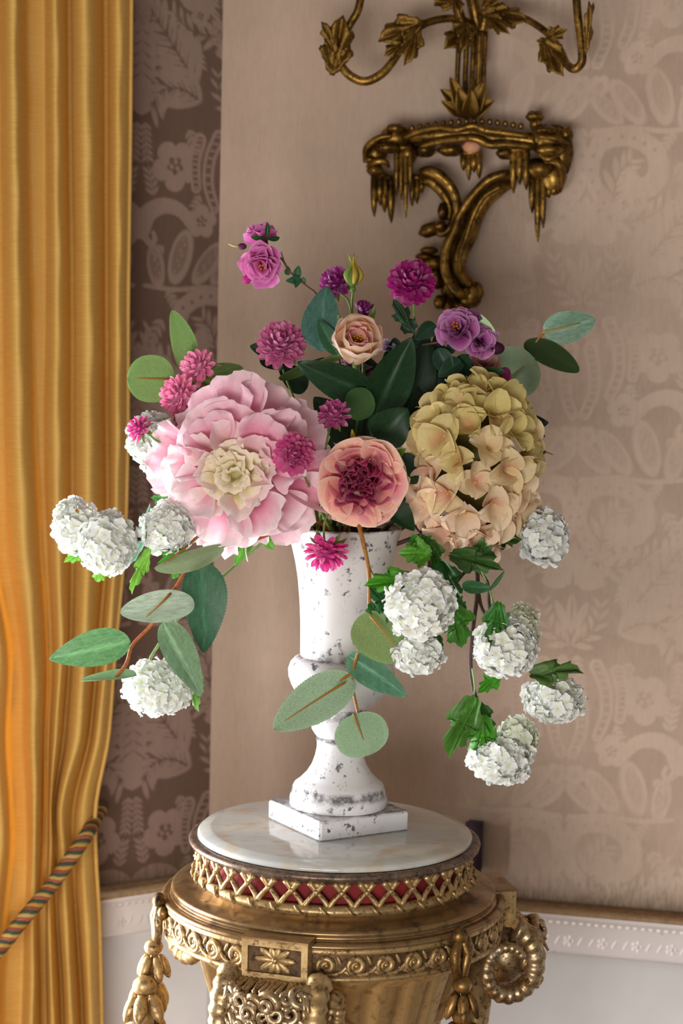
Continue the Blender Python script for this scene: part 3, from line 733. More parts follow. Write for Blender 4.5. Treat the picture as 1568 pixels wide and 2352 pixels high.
# ------------------------------------------------------------------ plants: shared shapes
def petal_mesh(name, prof='fan', cup=.25, b0=0.0, b1=.5, ruf=0.0, fr=5.0, seed=0, cols=((1, 1, 1), (1, 1, 1), (1, 1, 1)), nu=8, nv=8, rim=None, notch=0.0, rnd=.30):
    """unit petal: grows along +Y, hollow towards +Z; width and length 1, bent from b0 to b1 (radians, + = inward)"""
    rg = random.Random(seed); p1, p2, p3 = (rg.uniform(0, 6.28) for _ in range(3))
    ys, zs = [0.0], [0.0]
    for i in range(nu):
        t = (i + .5) / nu; a = b0 + (b1 - b0) * t
        ys.append(ys[-1] + math.cos(a) / nu); zs.append(zs[-1] + math.sin(a) / nu)
    def wid(u):
        if prof == 'fan': return .16 + .84 * math.sin(min(u, 1) * math.pi * .60) ** .9
        if prof == 'spoon': return .22 + .78 * math.sin(math.pi * u ** 1.25 * .82) ** 1.2
        if prof == 'oval': return max(.03, math.sin(math.pi * min(.985, .03 + u * .97)) ** .62)
        if prof == 'round': return max(.12, math.sin(math.pi * min(.96, .05 + u * .93) ** .92) ** .5)
        return max(.02, math.sin(math.pi * min(.99, u ** .75)) ** .9)
    def fn(u, q):
        v = q * 2 - 1; k = u * nu; i = min(int(k), nu - 1); f = k - i
        a = b0 + (b1 - b0) * u; w = wid(u)
        y = ys[i] + (ys[i + 1] - ys[i]) * f - rnd * u ** 3 * v * v * (1 if prof in ('fan', 'spoon') else 0)
        y -= notch * u ** 4 * (math.cos(v * 3.1) ** 8)
        z = zs[i] + (zs[i + 1] - zs[i]) * f
        h = cup * w * v * v + ruf * u * u * (math.sin(fr * v + p1) * (.4 + .6 * abs(v)) + .6 * math.sin(fr * 1.9 * v + p2) * u + .5 * math.sin(4 * u + p3))
        x = v * w * .5 * (1 - .12 * cup)
        y2 = y - h * math.sin(a); z2 = z + h * math.cos(a)
        c = lerp(cols[0], cols[1], min(1, u * 2)) if u < .5 else lerp(cols[1], cols[2], u * 2 - 1)
        if rim: 
            e = max(abs(v) ** 5, u ** 9); c = lerp(c, rim, e * .8)
        return (x, y2, z2), c
    return MB().grid(fn, nu, nv).mesh(name)

def frame(axis, up=Vector((0, 0, 1))):
    a = Vector(axis).normalized(); e1 = up - a * up.dot(a)
    if e1.length < .05: e1 = Vector((0, 1, 0)) - a * a.y
    e1.normalize(); return a, e1, a.cross(e1)
def petal_at(c, fr, phi, th, r0, h, L, W, twist=0.0):
    a, e1, e2 = fr; rad = e1 * math.cos(phi) + e2 * math.sin(phi)
    y = a * math.cos(th) + rad * math.sin(th); z = a * math.sin(th) - rad * math.cos(th); x = y.cross(z)
    if twist:
        R = Matrix.Rotation(twist, 3, y); x = R @ x; z = R @ z
    return basis(x * W, y * L, z * L, c + rad * r0 + a * h)
GA = math.pi * (3 - math.sqrt(5))

# leaves: unit blades, base at the origin, tip at (0,1,0), half width 1 at the widest
def blade(name, kind, fold=.10, bend=.10, nu=64, nv=8, vein=1.25, edge=1.0, teeth=0, seed=0, side=.14):
    rg = random.Random(seed); ph = rg.uniform(0, 6)
    def wid(u):
        u = min(max(u, 0), 1)
        if kind == 'euc': return max(0, math.sin(math.pi * u ** .82)) ** .58
        if kind == 'round': return max(0, 1 - abs(2 * u - 1) ** 2.3) ** .5
        if kind == 'rose': return max(0, math.sin(math.pi * u ** .72)) ** .70 * (1 - .12 * u)
        return max(0, math.sin(math.pi * u ** .7)) ** .9
    def fn(u, q):
        v = q * 2 - 1; w = wid(u) + .012
        if teeth and abs(v) > .99: w *= 1 + .035 * (1 if int(u * teeth * 2 + .01) % 2 else -.3)
        x = v * w
        z = fold * abs(v) * w + bend * (4 * u * (1 - u) - .5) + .03 * math.sin(5 * u + ph + 2 * v)
        sv = abs(v) + u * 7.0                                   # side veins run forward
        k = vein * math.exp(-(v / .07) ** 2) + side * max(0, math.sin((u - abs(v) * .22 * 1.0) * 2 * math.pi * 6)) ** 10 * (abs(v) > .06)
        c = 1.0 + .55 * min(1, k)
        if abs(v) > .99: c *= edge
        return (x, u, z), (c, c, c * .96)
    return MB().grid(fn, nu, nv).mesh(name)
EUC = [blade('leaf', 'euc', .10 + .06 * i, .12 - .10 * i, 64, 8, .10, 1.15, 32, i, .06) for i in range(3)]
RND = [blade('leaf', 'round', .05 + .05 * i, .08, 64, 8, .10, 1.15, 32, i + 5, .06) for i in range(2)]
ROS = [blade('leaf', 'rose', .12 + .10 * i, .12 - .12 * i, 56, 10, .8, 1.1, 28, i + 9, .45) for i in range(3)]
def lobed(name, pts, seed=0, fold=.12, teeth=0.05):
    """lobed blade: outline points of the right half from base to tip, mirrored"""
    out = []
    for i in range(len(pts) - 1):
        a, b = pts[i], pts[i + 1]; n = 3
        for k in range(n):
            t = k / n; x = a[0] + (b[0] - a[0]) * t; y = a[1] + (b[1] - a[1]) * t
            L = math.hypot(b[0] - a[0], b[1] - a[1]) + 1e-6
            if k == 1: x += teeth * (b[1] - a[1]) / L; y -= teeth * (b[0] - a[0]) / L
            out.append((x, y))
    out.append(pts[-1]); full = out + [(-x, y) for x, y in reversed(out[1:-1])]
    n = len(full); RN = 6; o = MB(); cy = .42; rg = random.Random(seed); ph = rg.uniform(0, 6)
    for i in range(RN + 1):
        t = i / RN
        for x, y in full:
            px, py = x * t, cy + (y - cy) * t
            an = math.atan2(px, py - .05); rr = math.hypot(px, py - .05)
            vd = min(abs(an), abs(abs(an) - .85)) * rr
            z = fold * min(vd, .22) * 1.6 + .10 * math.sin(py * 2.6 + ph) - .22 * rr * rr * .5 + .035 * math.sin(px * 7 + ph)
            k = 1 + .5 * math.exp(-(vd / .022) ** 2); o.v.append((px, py, z)); o.c.append((k, k, k * .95))
    for i in range(RN):
        for j in range(n): o.f.append((i * n + j, i * n + (j + 1) % n, (i + 1) * n + (j + 1) % n, (i + 1) * n + j))
    return o.mesh(name)
MAP = [lobed('leaf', [(0, 0), (.30, .02), (.62, .20), (.95, .40), (.62, .48), (.42, .56), (.60, .72), (.30, .80), (0, 1)], i, .5, .045) for i in range(3)]
MUM = [lobed('leaf', [(0, 0), (.20, .06), (.55, .10), (.62, .28), (.34, .36), (.62, .50), (.66, .68), (.34, .66), (.30, .90), (0, 1)], i + 4, .3, -.02) for i in range(2)]

# ------------------------------------------------------------------ gilt wall sconce (candle branches over a carved bracket)
AGILT = mat_gilt('antique_gilding', S(128, 94, 38), S(32, 22, 9), S(186, 146, 70), 0.85, 0.34, 1.0, 30)
SO = lambda px, py, off: onR(px, py, off)
wsx = thing('wall_sconce', 'carved giltwood wall sconce with leafy candle arms above a dripping rocaille bracket', 'sconce', onR(1065, 690, 0.0))
wx, wz = dR, Vector((0, 0, 1))
def sw(name, pts, r, parent=None, n=10, m=30, mod=None):
    q = spl([SO(*p) for p in pts], m); return wput(name, MB().tube(q, [x * PXW for x in r] if hasattr(r, '__len__') else r * PXW, n, (1, 1, 1), mod), AGILT, parent or wsx)
def icicle(px, py, w, tips, off, mat=None):
    """fluted drip: narrow pointed rods of unequal length side by side"""
    mb = MB(); n = len(tips)
    for i, t in enumerate(tips):
        x = px - w / 2 + w * (i + .5) / n; r = w / n * .62
        q = [SO(x, py, off), SO(x, py + t * .45, off + .006), SO(x, py + t * .8, off + .004), SO(x + 1, py + t, off)]
        mb.tube(spl(q, 10), [r * PXW, r * PXW * 1.05, r * PXW * .75, r * PXW * .18], 7)
    mb.blob(SO(px, py, off), (w * .56 * PXW, .012, 9 * PXW), None, 6, 8)
    return wput('carved_drip', mb, mat or AGILT, wsx)
# rail of the bracket, two mouldings on a dark core
core = [(868, 345, .03), (905, 312, .045), (960, 312, .055), (1040, 308, .06), (1090, 304, .06), (1125, 316, .06), (1165, 318, .055), (1220, 324, .05), (1290, 345, .035)]
sw('rail_core', core, [16, 20, 19, 17, 16, 17, 18, 20, 22])
rl = sw('rail_moulding', [(925, 318, .070), (960, 302, .082), (1010, 293, .088), (1048, 298, .092), (1086, 289, .092), (1113, 299, .09), (1147, 304, .086), (1212, 313, .078)], [7, 9, 8, 8, 8, 9, 9, 7])
sw('rail_moulding', [(964, 336, .070), (1017, 323, .082), (1071, 318, .088), (1098, 321, .088), (1124, 333, .084), (1163, 332, .08), (1222, 337, .07)], [6, 9, 9, 9, 9, 10, 8])
bd = MB().blob((0, 0, 0), (6.5 * PXW, 6.5 * PXW, 7.5 * PXW), None, 6, 8).mesh('rail_bead')
for i in range(15):
    t = i / 14; q = SO(946 + t * 250, 294 - 16 * math.sin(t * 2.6) + 10 * max(0, t - .6), .070)
    put('rail_bead', bd, AGILT, rl, Matrix.Translation(q))
# rocaille masses at both ends
def rock(px, py, rx, rz, off, d=.02, rot=0):
    R = Matrix.Rotation(R_(-12.5), 3, 'Z') @ Matrix.Rotation(R_(rot), 3, 'Y')
    return wput('rocaille_lump', MB().blob(SO(px, py, off), (rx * PXW, d, rz * PXW), R, 10, 14, fn=lambda th, ph: 1 + .10 * math.sin(7 * ph + th * 3)), AGILT, wsx)
for a in ((905, 318, 36, 24, .06), (908, 296, 22, 12, .075), (862, 352, 26, 30, .05), (862, 392, 20, 12, .062), (852, 368, 16, 9, .066), (890, 340, 30, 12, .076), (938, 352, 20, 24, .05), (975, 345, 26, 16, .04),
          (1262, 318, 44, 30, .055), (1290, 350, 26, 50, .045), (1262, 345, 34, 14, .07), (1238, 388, 34, 24, .055), (1270, 405, 30, 40, .045), (1228, 268, 20, 13, .055), (1230, 286, 13, 16, .055), (1252, 300, 26, 10, .076), (1300, 310, 16, 18, .05), (1160, 352, 20, 14, .05), (1035, 345, 30, 14, .045)): rock(*a)
for pts, r in (([(838, 372, .06), (842, 340, .072), (868, 318, .078), (900, 312, .08)], [5, 8, 8, 5]), ([(845, 384, .066), (862, 372, .076), (884, 372, .074), (893, 384, .066)], [6, 8, 7, 4]), ([(1248, 372, .066), (1276, 372, .076), (1292, 395, .07), (1290, 430, .055)], [5, 9, 8, 4]),
               ([(1240, 312, .078), (1275, 318, .08), (1305, 330, .06)], [6, 8, 5]), ([(1236, 352, .074), (1260, 366, .076), (1288, 352, .07)], [4, 7, 4])): sw('rocaille_scroll', pts, r, None, 9, 18)
icicle(872, 402, 40, (96, 70, 58), .045); icicle(890, 408, 30, (80, 104), .04); icicle(926, 340, 42, (112, 120, 160, 96), .062); icicle(957, 408, 34, (66, 60, 36), .04)
icicle(1082, 352, 48, (40, 62, 44, 58), .05); icicle(1193, 344, 44, (100, 80, 92), .062); icicle(1234, 404, 38, (86, 152, 120), .05); icicle(1266, 425, 24, (30, 24), .045)
pl_ = N('bare_plaster'); pl_.set(.8, 0, .2, pl_.ramp(pl_.noise(pl_.coord(), 60, 3), [(.4, S(190, 130, 96)), (.62, S(206, 160, 130))]))
o = wput('broken_corner', MB().blob(SO(1083, 337, .082), (23 * PXW, .014, 15 * PXW), Matrix.Rotation(R_(-12.5), 3, 'Z'), 4, 6), pl_.m, wsx); o['label'] = 'broken corner showing bare pinkish plaster'
# scrolls of the bracket
sw('c_scroll', [(958, 404, .045), (976, 394, .058), (1000, 398, .062), (1027, 420, .06), (1044, 450, .056), (1048, 482, .052), (1040, 512, .05), (1024, 533, .05), (1008, 536, .052), (1006, 524, .052)], [7, 12, 14, 13, 12, 11, 10, 9, 8, 5], None, 10, 40)
sw('c_scroll_web', [(948, 424, .03), (985, 416, .038), (1015, 442, .038), (1032, 475, .036), (1030, 505, .034)], [10, 14, 12, 10, 6])
sw('c_scroll', [(1172, 398, .05), (1150, 402, .058), (1122, 414, .06), (1094, 440, .058), (1070, 470, .056), (1054, 496, .056), (1044, 526, .056), (1029, 557, .056), (1021, 588, .056), (1022, 620, .056), (1034, 650, .058), (1052, 671, .060), (1068, 674, .060), (1070, 662, .06)], [8, 11, 12, 11, 10, 10, 11, 11, 11, 11, 12, 13, 11, 6], None, 10, 60)
sw('c_scroll_web', [(1178, 418, .03), (1140, 434, .040), (1110, 462, .040), (1090, 500, .040), (1074, 540, .038), (1056, 580, .038), (1050, 612, .040), (1064, 642, .044), (1088, 662, .048)], [10, 20, 20, 20, 22, 20, 18, 18, 14], None, 10, 40)
sw('scroll_ridge', [(1150, 428, .056), (1112, 452, .058), (1088, 492, .056), (1070, 545, .054), (1055, 590, .054), (1058, 625, .056)], [5, 6, 6, 6, 5, 3])
sw('scroll_back', [(1060, 470, .02), (1056, 540, .02), (1036, 600, .02), (1036, 660, .02), (1040, 712, .02)], [22, 26, 24, 26, 14])
for a in ((987, 528, 26, 16, .045, .016, -20), (1012, 520, 14, 12, .05), (1018, 486, 13, 20, .04), (976, 590, 22, 10, .04), (996, 604, 28, 18, .036), (985, 575, 20, 9, .046), (1003, 640, 14, 24, .034), (1010, 694, 14, 16, .045), (1030, 712, 12, 26, .04), (1088, 672, 22, 24, .045), (1078, 690, 26, 16, .04), (1060, 702, 24, 14, .036), (1086, 520, 16, 26, .03)): rock(*a)
# rods and leaf cup above the rail
for x, o_ in ((1050, .055), (1068, .07), (1098, .07), (1084, .05), (1110, .05)): sw('stem_rod', [(x + 4, 250, o_), (x, 190, o_), (x + 2, 130, o_), (x + 4, 70, o_)], [7, 6, 6, 7], None, 8, 12)
GL = [lobed('carved_leaf', [(0, 0), (.22, .05), (.50, .22), (.86, .36), (.66, .46), (.52, .52), (.72, .68), (.42, .78), (0, 1)], i + 30, .55, .03) for i in range(2)]
GN = [blade('carved_leaf', 'rose', .35, .22, 16, 8, .8, 1, 6, i, .3) for i in range(2)]
def gleaf(base, tip, hw, roll=0, lob=True, k=0, nm='carved_leaf'):
    a, b_ = SO(*base), SO(*tip); y = b_ - a; L = y.length; yn = y / L; n = (CAM - a); n = (n - yn * n.dot(yn)).normalized(); n = Matrix.Rotation(R_(roll), 3, yn) @ n; x = yn.cross(n); h = hw * PXW
    o = put(nm, (GL if lob else GN)[k], AGILT, wsx, basis(x * h, y, n * min(L, h * 1.6), a))
    md = o.modifiers.new('thickness', 'SOLIDIFY'); md.thickness = .08; md.offset = 0
    return o
for bs, tp, hw, ro, lb in (((1070, 262, .07), (1012, 205, .09), 20, 20, False), ((1068, 264, .08), (1034, 178, .10), 20, 10, False), ((1074, 264, .085), (1052, 205, .115), 22, 0, False), ((1080, 264, .085), (1082, 208, .118), 20, 0, False), ((1084, 264, .085), (1112, 186, .10), 20, -10, False), ((1086, 264, .075), (1132, 230, .09), 20, -20, False), ((1080, 262, .06), (1096, 180, .07), 22, 0, False), ((1062, 262, .08), (1014, 232, .10), 14, 0, False)):
    gleaf(bs, tp, hw, ro, lb)
rock(1076, 258, 34, 14, .06, .03)
# candle arms
sw('candle_arm', [(1082, 60, .06), (1061, 46, .075), (1020, 43, .10), (968, 58, .12), (930, 96, .13), (908, 132, .135), (877, 169, .14), (836, 187, .145), (797, 168, .15), (778, 132, .15), (786, 90, .15), (806, 52, .15), (823, 20, .15), (834, -40, .15)], [10, 9.5, 9, 9, 9, 9, 10, 10, 10, 9, 9, 9, 9, 9], None, 10, 60)
sw('candle_arm', [(1100, 40, .06), (1150, 34, .085), (1203, 42, .11), (1254, 74, .13), (1285, 112, .15), (1300, 146, .17), (1320, 158, .19), (1336, 140, .20), (1334, 95, .20), (1326, 30, .20), (1322, -40, .20)], [9, 8, 8, 8, 8, 9, 9.5, 9.5, 9, 9, 9], None, 10, 60)
sw('trunk', [(1104, 150, .05), (1096, 60, .055), (1084, 0, .06), (1066, -60, .06)], [12, 14, 14, 12]); sw('trunk', [(1062, 60, .09), (1050, 20, .10), (1030, -20, .11), (990, -60, .12)], [12, 11, 10, 9]); sw('trunk', [(1108, 70, .07), (1120, 10, .08), (1128, -60, .09)], [11, 10, 9])
for bs, tp, hw, ro, k in (((764, 168, .152), (786, 34, .165), 46, -10, 0), ((768, 120, .16), (738, 50, .17), 22, 30, 1), ((968, 52, .13), (868, 92, .15), 44, 20, 0), ((958, 62, .135), (928, 150, .15), 30, -15, 1), ((925, 100, .14), (882, 128, .15), 24, 0, 1), ((1086, 62, .09), (1022, 108, .125), 40, 10, 0), ((1070, 60, .10), (1060, 118, .12), 24, -10, 1),
                          ((1108, 30, .09), (1212, 44, .12), 34, -8, 0), ((1118, 36, .10), (1170, 78, .13), 24, 0, 1), ((1110, 20, .10), (1150, -12, .12), 24, 0, 1), ((1256, 84, .15), (1302, 68, .17), 22, 0, 1), ((1248, 92, .15), (1290, 172, .175), 36, 10, 0), ((1262, 100, .15), (1230, 92, .16), 12, 0, 1), ((1344, 118, .205), (1352, 2, .21), 16, 40, 1), ((1340, 70, .205), (1362, 6, .20), 12, 50, 1), ((1050, 10, .11), (990, -14, .13), 30, 0, 0), ((1040, -10, .11), (1060, 30, .125), 20, 0, 1)):
    gleaf(bs, tp, hw, ro, True, k)

# ------------------------------------------------------------------ placing leaves and stems
def leaf(parent, mesh, base, tip, hw, col, mat=None, roll=0.0, name='leaf', label=None, zs=1.0):
    """base and tip are (px, py, Y); hw the half width in pixels"""
    a = P(*base); b = P(*tip); y = b - a; L = y.length; yn = y / L
    n = (CAM - (a + b) / 2); n = n - yn * n.dot(yn); n.normalize()
    n = Matrix.Rotation(R_(roll), 3, yn) @ n; x = yn.cross(n)
    h = hw * (a.y + b.y) / 2 / FPX
    o = put(name, mesh, mat, parent, basis(x * h, yn * L, n * min(L, h * 2.2) * zs, a), col)
    if label: o['label'] = label
    return o
def stem(parent, pts, r, col, name='stem', n=28):
    """pts are (px, py, Y) or vectors"""
    q = spl([p if isinstance(p, Vector) else P(*p) for p in pts], n)
    return wput(name, MB().tube(q, r, 7), STEM, parent, col)
rs = random.Random(3)
def mouth(i, deep=.06):
    """a stem's foot, inside the urn"""
    a = i * GA; r = .012 + .038 * ((i * 7) % 11) / 11
    return Vector((UC.x + r * math.cos(a), UC.y + r * math.sin(a), ZRIM - deep))
NF = [0]
def plant(name, label, cat, group=None):
    NF[0] += 1; b = mouth(NF[0]); t = thing(name, label, cat, b, group); return t, b

# colours
GREEN_D = S(30, 58, 34); GREEN_M = S(62, 104, 48); GREEN_B = S(92, 146, 48); STEMG = S(110, 136, 62); STEMB = S(160, 108, 44); STEMD = S(70, 48, 42)
EUCL = S(128, 158, 104); EUCG = S(138, 164, 136); EUCM = S(96, 142, 96); EUCD = S(58, 98, 70)

# ------------------------------------------------------------------ pompon flowers (small double chrysanthemums)
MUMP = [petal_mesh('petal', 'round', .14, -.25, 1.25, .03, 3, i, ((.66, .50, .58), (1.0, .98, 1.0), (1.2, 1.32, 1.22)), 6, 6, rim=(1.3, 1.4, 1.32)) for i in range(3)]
SEP = petal_mesh('sepal', 'oval', .2, 0, -.5, 0, 3, 1, nu=5, nv=4)
def pompon(label, c, r, axis, color, stem_pts, n=64, amax=110, open_=1.0, sepal=True, tipvar=.20, seed=0, stemcol=STEMG, leaves=(), group=None, sq=1.0):
    t, b = plant('pompon_flower', label, 'flower', group)
    C = P(*c); R = r * C.y / FPX; fr = frame(axis); a = fr[0]; rg = random.Random(seed)
    core = C - a * R * .55
    hd = wput('flower_head', MB().blob(C - a * R * .30, (R * .55,) * 3, None, 8, 10), PETAL, t, lerp(color, (0, 0, 0), .45))
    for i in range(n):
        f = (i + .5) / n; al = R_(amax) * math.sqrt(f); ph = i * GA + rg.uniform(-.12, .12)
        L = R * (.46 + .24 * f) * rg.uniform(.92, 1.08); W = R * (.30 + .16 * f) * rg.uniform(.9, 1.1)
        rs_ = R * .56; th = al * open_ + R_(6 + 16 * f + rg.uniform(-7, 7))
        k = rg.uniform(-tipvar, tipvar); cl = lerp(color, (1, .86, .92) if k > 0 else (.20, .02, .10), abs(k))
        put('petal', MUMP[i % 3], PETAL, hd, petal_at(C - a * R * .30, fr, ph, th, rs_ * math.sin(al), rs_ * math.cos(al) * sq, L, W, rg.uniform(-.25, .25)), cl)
    if sepal:
        for k in range(6): put('sepal', SEP, LEAF, hd, petal_at(core - a * R * .30, fr, k * 1.05 + rg.random(), R_(94), R * .1, 0, R * rg.uniform(.75, 1.0), R * .30), S(124, 138, 72))
    q = [core - a * R * .25] + [p if isinstance(p, Vector) else P(*p) for p in stem_pts]
    if q[-1].z > ZRIM - .02: q.append(b)
    stem(t, q, [.0016, .0015, .0017, .0018], stemcol)
    for kd, bs, tp, hw, cl, ro in leaves: leaf(t, kd, bs, tp, hw, cl, LEAF, ro)
    return t
DUSTY, MAG, PINK, HOT = S(212, 116, 164), S(170, 36, 124), S(246, 150, 190), S(226, 84, 160)
pompon('dusty pink round pompon flower above the big peony, left of the dark blue-green leaf', (644, 780, 2.80), 52, (-.05, -.8, .55), DUSTY, [(650, 850, 2.83), (700, 1000, 2.85)], 86, 118, seed=1,
       leaves=[(ROS[0], (632, 812, 2.83), (573, 794, 2.84), 18, GREEN_D, 10), (ROS[1], (600, 815, 2.83), (650, 848, 2.82), 20, GREEN_D, 0)])
pompon('dark magenta pompon flower on a straight bare stem, in front of the gilt scroll', (947, 638, 2.84), 50, (.05, -.85, .5), MAG, [(949, 690, 2.86), (950, 770, 2.86), (930, 950, 2.86)], 86, 118, seed=2,
       leaves=[(MUM[0], (946, 765, 2.85), (905, 688, 2.84), 34, GREEN_D, 8)])
pompon('purple pompon flower half hidden by the green rosebud', (768, 643, 2.88), 37, (-.4, -.75, .5), S(158, 44, 132), [(782, 672, 2.88), (806, 715, 2.88), (815, 900, 2.86)], 46, 105, seed=3)
pompon('small half closed purple pompon flower behind the peach cup rose', (836, 708, 2.88), 26, (.1, -.4, .9), S(150, 48, 134), [(838, 740, 2.88), (840, 900, 2.87)], 26, 75, .7, seed=4, stemcol=GREEN_D)
pompon('pink pompon flower tilted to the left, uppermost of the three at the left', (446, 838, 2.82), 42, (-.62, -.62, .48), PINK, [(480, 862, 2.82), (540, 905, 2.83), (660, 1040, 2.85)], 52, 112, seed=5,
       leaves=[(MUM[1], (530, 905, 2.80), (457, 903, 2.80), 24, GREEN_D, 0)])
pompon('round pink pompon flower seen from its side, over the pale round eucalyptus leaf', (398, 906, 2.80), 45, (-.78, -.58, .15), PINK, [(432, 918, 2.81), (480, 935, 2.83), (640, 1060, 2.85)], 70, 118, seed=6)
pompon('half hidden pink pompon flower tucked beside the upper left edge of the peony', (421, 968, 2.80), 27, (-.3, -.9, .1), S(240, 130, 166), [(450, 1000, 2.83), (620, 1080, 2.85)], 34, 105, seed=7, sepal=False)
pompon('small pink pompon flower farthest left, in front of the white snowball', (313, 980, 2.70), 30, (-.75, -.45, .45), HOT, [(345, 1000, 2.71), (385, 1025, 2.74), (600, 1120, 2.84)], 40, 108, seed=8, stemcol=S(92, 150, 60))
pompon('small mauve pompon flower with green sepals on a thin stem, between peony and hydrangea', (768, 944, 2.72), 36, (0, -.62, .72), S(206, 98, 158), [(757, 985, 2.725), (745, 1050, 2.74), (740, 1140, 2.79)], 44, 112, seed=9)
pompon('dusty rose pompon flower lying on the right side of the peony', (676, 1043, 2.615), 45, (.06, -.97, .12), S(202, 84, 138), [(690, 1070, 2.66), (720, 1140, 2.75)], 62, 112, seed=10, sepal=False)
t = pompon('bright pink pompon flower hanging upside down before the urn', (750, 1282, 2.70), 48, (.02, -.45, -.80), S(226, 74, 156), [(744, 1238, 2.71), (745, 1200, 2.715), (756, 1172, 2.73), (752, 1150, 2.76), (770, 1160, 2.80)], 52, 116, seed=11)

# ------------------------------------------------------------------ peony
t, b = plant('peony', 'huge pale pink ruffled peony with a creamy centre, the largest flower', 'flower')
PC = [((.82, .14, .38), (.95, .55, .67), (1.0, .88, .89)), ((.88, .30, .48), (.97, .70, .77), (1.0, .93, .92)), ((.72, .08, .32), (.93, .42, .58), (1.0, .80, .85))]
PEO = [petal_mesh('petal', 'fan', (.30, .55, .40)[i % 3], (.35, .15, .5)[i % 3], (-.35, -.1, -.6)[i % 3], .10 + .02 * (i % 3), 6.5 + i * .6, i, PC[i % 3], 12, 15, rim=(1, .93, .92), notch=.10 * (i % 2)) for i in range(8)]
PEI = [petal_mesh('petal', 'fan', .55, .4, -.1, .16, 6, i + 20, ((.92, .62, .60), (.97, .80, .76), (1, .94, .90)), 8, 10, rim=(1, .95, .9)) for i in range(3)]
PEC = [petal_mesh('petal', 'fan', .35, .5, -.5, .20, 5.5, i + 40, ((.62, .66, .22), (.92, .88, .60), (1, .92, .84)), 7, 9, rim=(1, .92, .88)) for i in range(3)]
C = P(553, 1072, 2.745); fr = frame((-.10, -1, -.04)); a = fr[0]; rg = random.Random(21)
hd = wput('flower_head', MB().blob(C, (.048, .048, .048), None, 10, 12), PETAL, t, S(206, 200, 140))
def peony_ring(n, al, dth, L, W, Rs, meshes, tint, ph0, jit=.10, nm='petal'):
    for i in range(n):
        ph = ph0 + 2 * math.pi * i / n + rg.uniform(-jit, jit); aa = R_(al + rg.uniform(-8, 8))
        o = put(nm, meshes[rg.randrange(len(meshes))], PETAL, hd, petal_at(C, fr, ph, aa + R_(dth + rg.uniform(-16, 16)), Rs * math.sin(aa), Rs * math.cos(aa) * .85, L * rg.uniform(.85, 1.15), W * rg.uniform(.8, 1.15), rg.uniform(-.45, .45)), tint(ph))
def tint(ph):                                                   # the petals of the upper right side are a deeper pink
    k = .5 + .5 * math.cos(ph + .5); return lerp((1, 1, 1), (.95, .76, .83), k)
peony_ring(9, 98, 4, .070, .092, .046, PEO, tint, 0.1, .25)
peony_ring(9, 80, 2, .072, .090, .050, PEO, tint, 0.4, .25)
peony_ring(8, 63, 4, .062, .086, .056, PEO, tint, 0.0, .3)
peony_ring(7, 50, 6, .052, .074, .060, PEO, tint, 0.5, .3)
peony_ring(8, 36, 14, .038, .060, .062, PEI, tint, 0.2, .3)
def tc(ph): return (.97, .92, .84)
peony_ring(8, 24, 34, .028, .040, .062, PEC, tc, 0.0, .3, 'centre_petal')
peony_ring(7, 15, 24, .024, .036, .066, PEC, tc, 0.3, .3, 'centre_petal')
peony_ring(5, 6, 16, .020, .030, .070, PEC, tc, 0.8, .4, 'centre_petal')
stem(t, [C - a * .03, P(640, 1130, 2.82), P(720, 1170, 2.84), b], .0035, STEMG)
leaf(t, ROS[0], (575, 1225, 2.77), (540, 1298, 2.75), 20, S(96, 168, 60), LEAF, 10); leaf(t, ROS[1], (610, 1235, 2.78), (628, 1262, 2.78), 14, S(96, 168, 60), LEAF, 0)

# ------------------------------------------------------------------ garden rose (front centre)
t, b = plant('garden_rose', 'peach cup shaped garden rose with crowded magenta heart, over the urn rim', 'flower')
RO = [petal_mesh('petal', 'fan', .50, .30, -.55, .035, 4, i, ((.78, .18, .30), (.94, .44, .34), (.97, .62, .46)), 9, 9, rim=(1, .74, .60)) for i in range(4)]
RI = [petal_mesh('petal', 'fan', .22, -.10, -.30, .03, 5, i + 9, ((.60, .10, .30), (.88, .32, .42), (.97, .56, .46)), 8, 8, rim=(1, .72, .62)) for i in range(3)]
C = P(832, 1108, 2.690); fr = frame((-.04, -.99, -.10)); a, e1, e2 = fr; rg = random.Random(5)
hd = wput('flower_head', MB().blob(C - a * .036, (.020, .020, .020), None, 8, 10), PETAL, t, S(120, 24, 60))
for n, th, L, W, r0, ms in ((5, 70, .040, .064, .022, RO), (5, 50, .042, .064, .026, RO), (5, 30, .043, .058, .031, RI), (6, 8, .038, .044, .035, RI)):
    for i in range(n):
        put('petal', ms[rg.randrange(len(ms))], PETAL, hd, petal_at(C - a * .025, fr, 2 * math.pi * i / n + n * .3 + th * .11 + rg.uniform(-.15, .15), R_(th + rg.uniform(-6, 6)), r0, 0, L * rg.uniform(.92, 1.08), W, rg.uniform(-.2, .2)), (1, 1, 1))
for k in range(7):                                              # folded petals packed in the heart
    for j, (rr, sp) in enumerate(((.0070, 2.6), (.0150, 2.0), (.0230, 1.6), (.0310, 1.3))):
        p0 = k * math.pi / 3 + j * .5 + rg.uniform(-.2, .2); q1, q2 = rg.uniform(0, 6), rg.uniform(0, 6)
        cc = Vector((0, 0, 0)) + (e1 * math.cos(k * 2.1) + e2 * math.sin(k * 2.1)) * .004
        def fn(u, v, rr=rr, p0=p0, q1=q1, q2=q2, sp=sp, cc=cc):
            ph = p0 + (v - .5) * sp
            r = rr * (1 + .26 * math.sin(5 * ph + q1) * u) + .0030 * u * math.sin(9 * ph + q2)
            h = -.022 + u * (.034 + .004 * math.sin(3 * v + q2)) - rr * .10
            c = lerp((.44, .03, .18), (.90, .30, .50), u ** 1.3)
            return C + cc + (e1 * math.cos(ph) + e2 * math.sin(ph)) * r + a * h, c
        wput('heart_petal', MB().grid(fn, 5, 20), PETAL, hd)
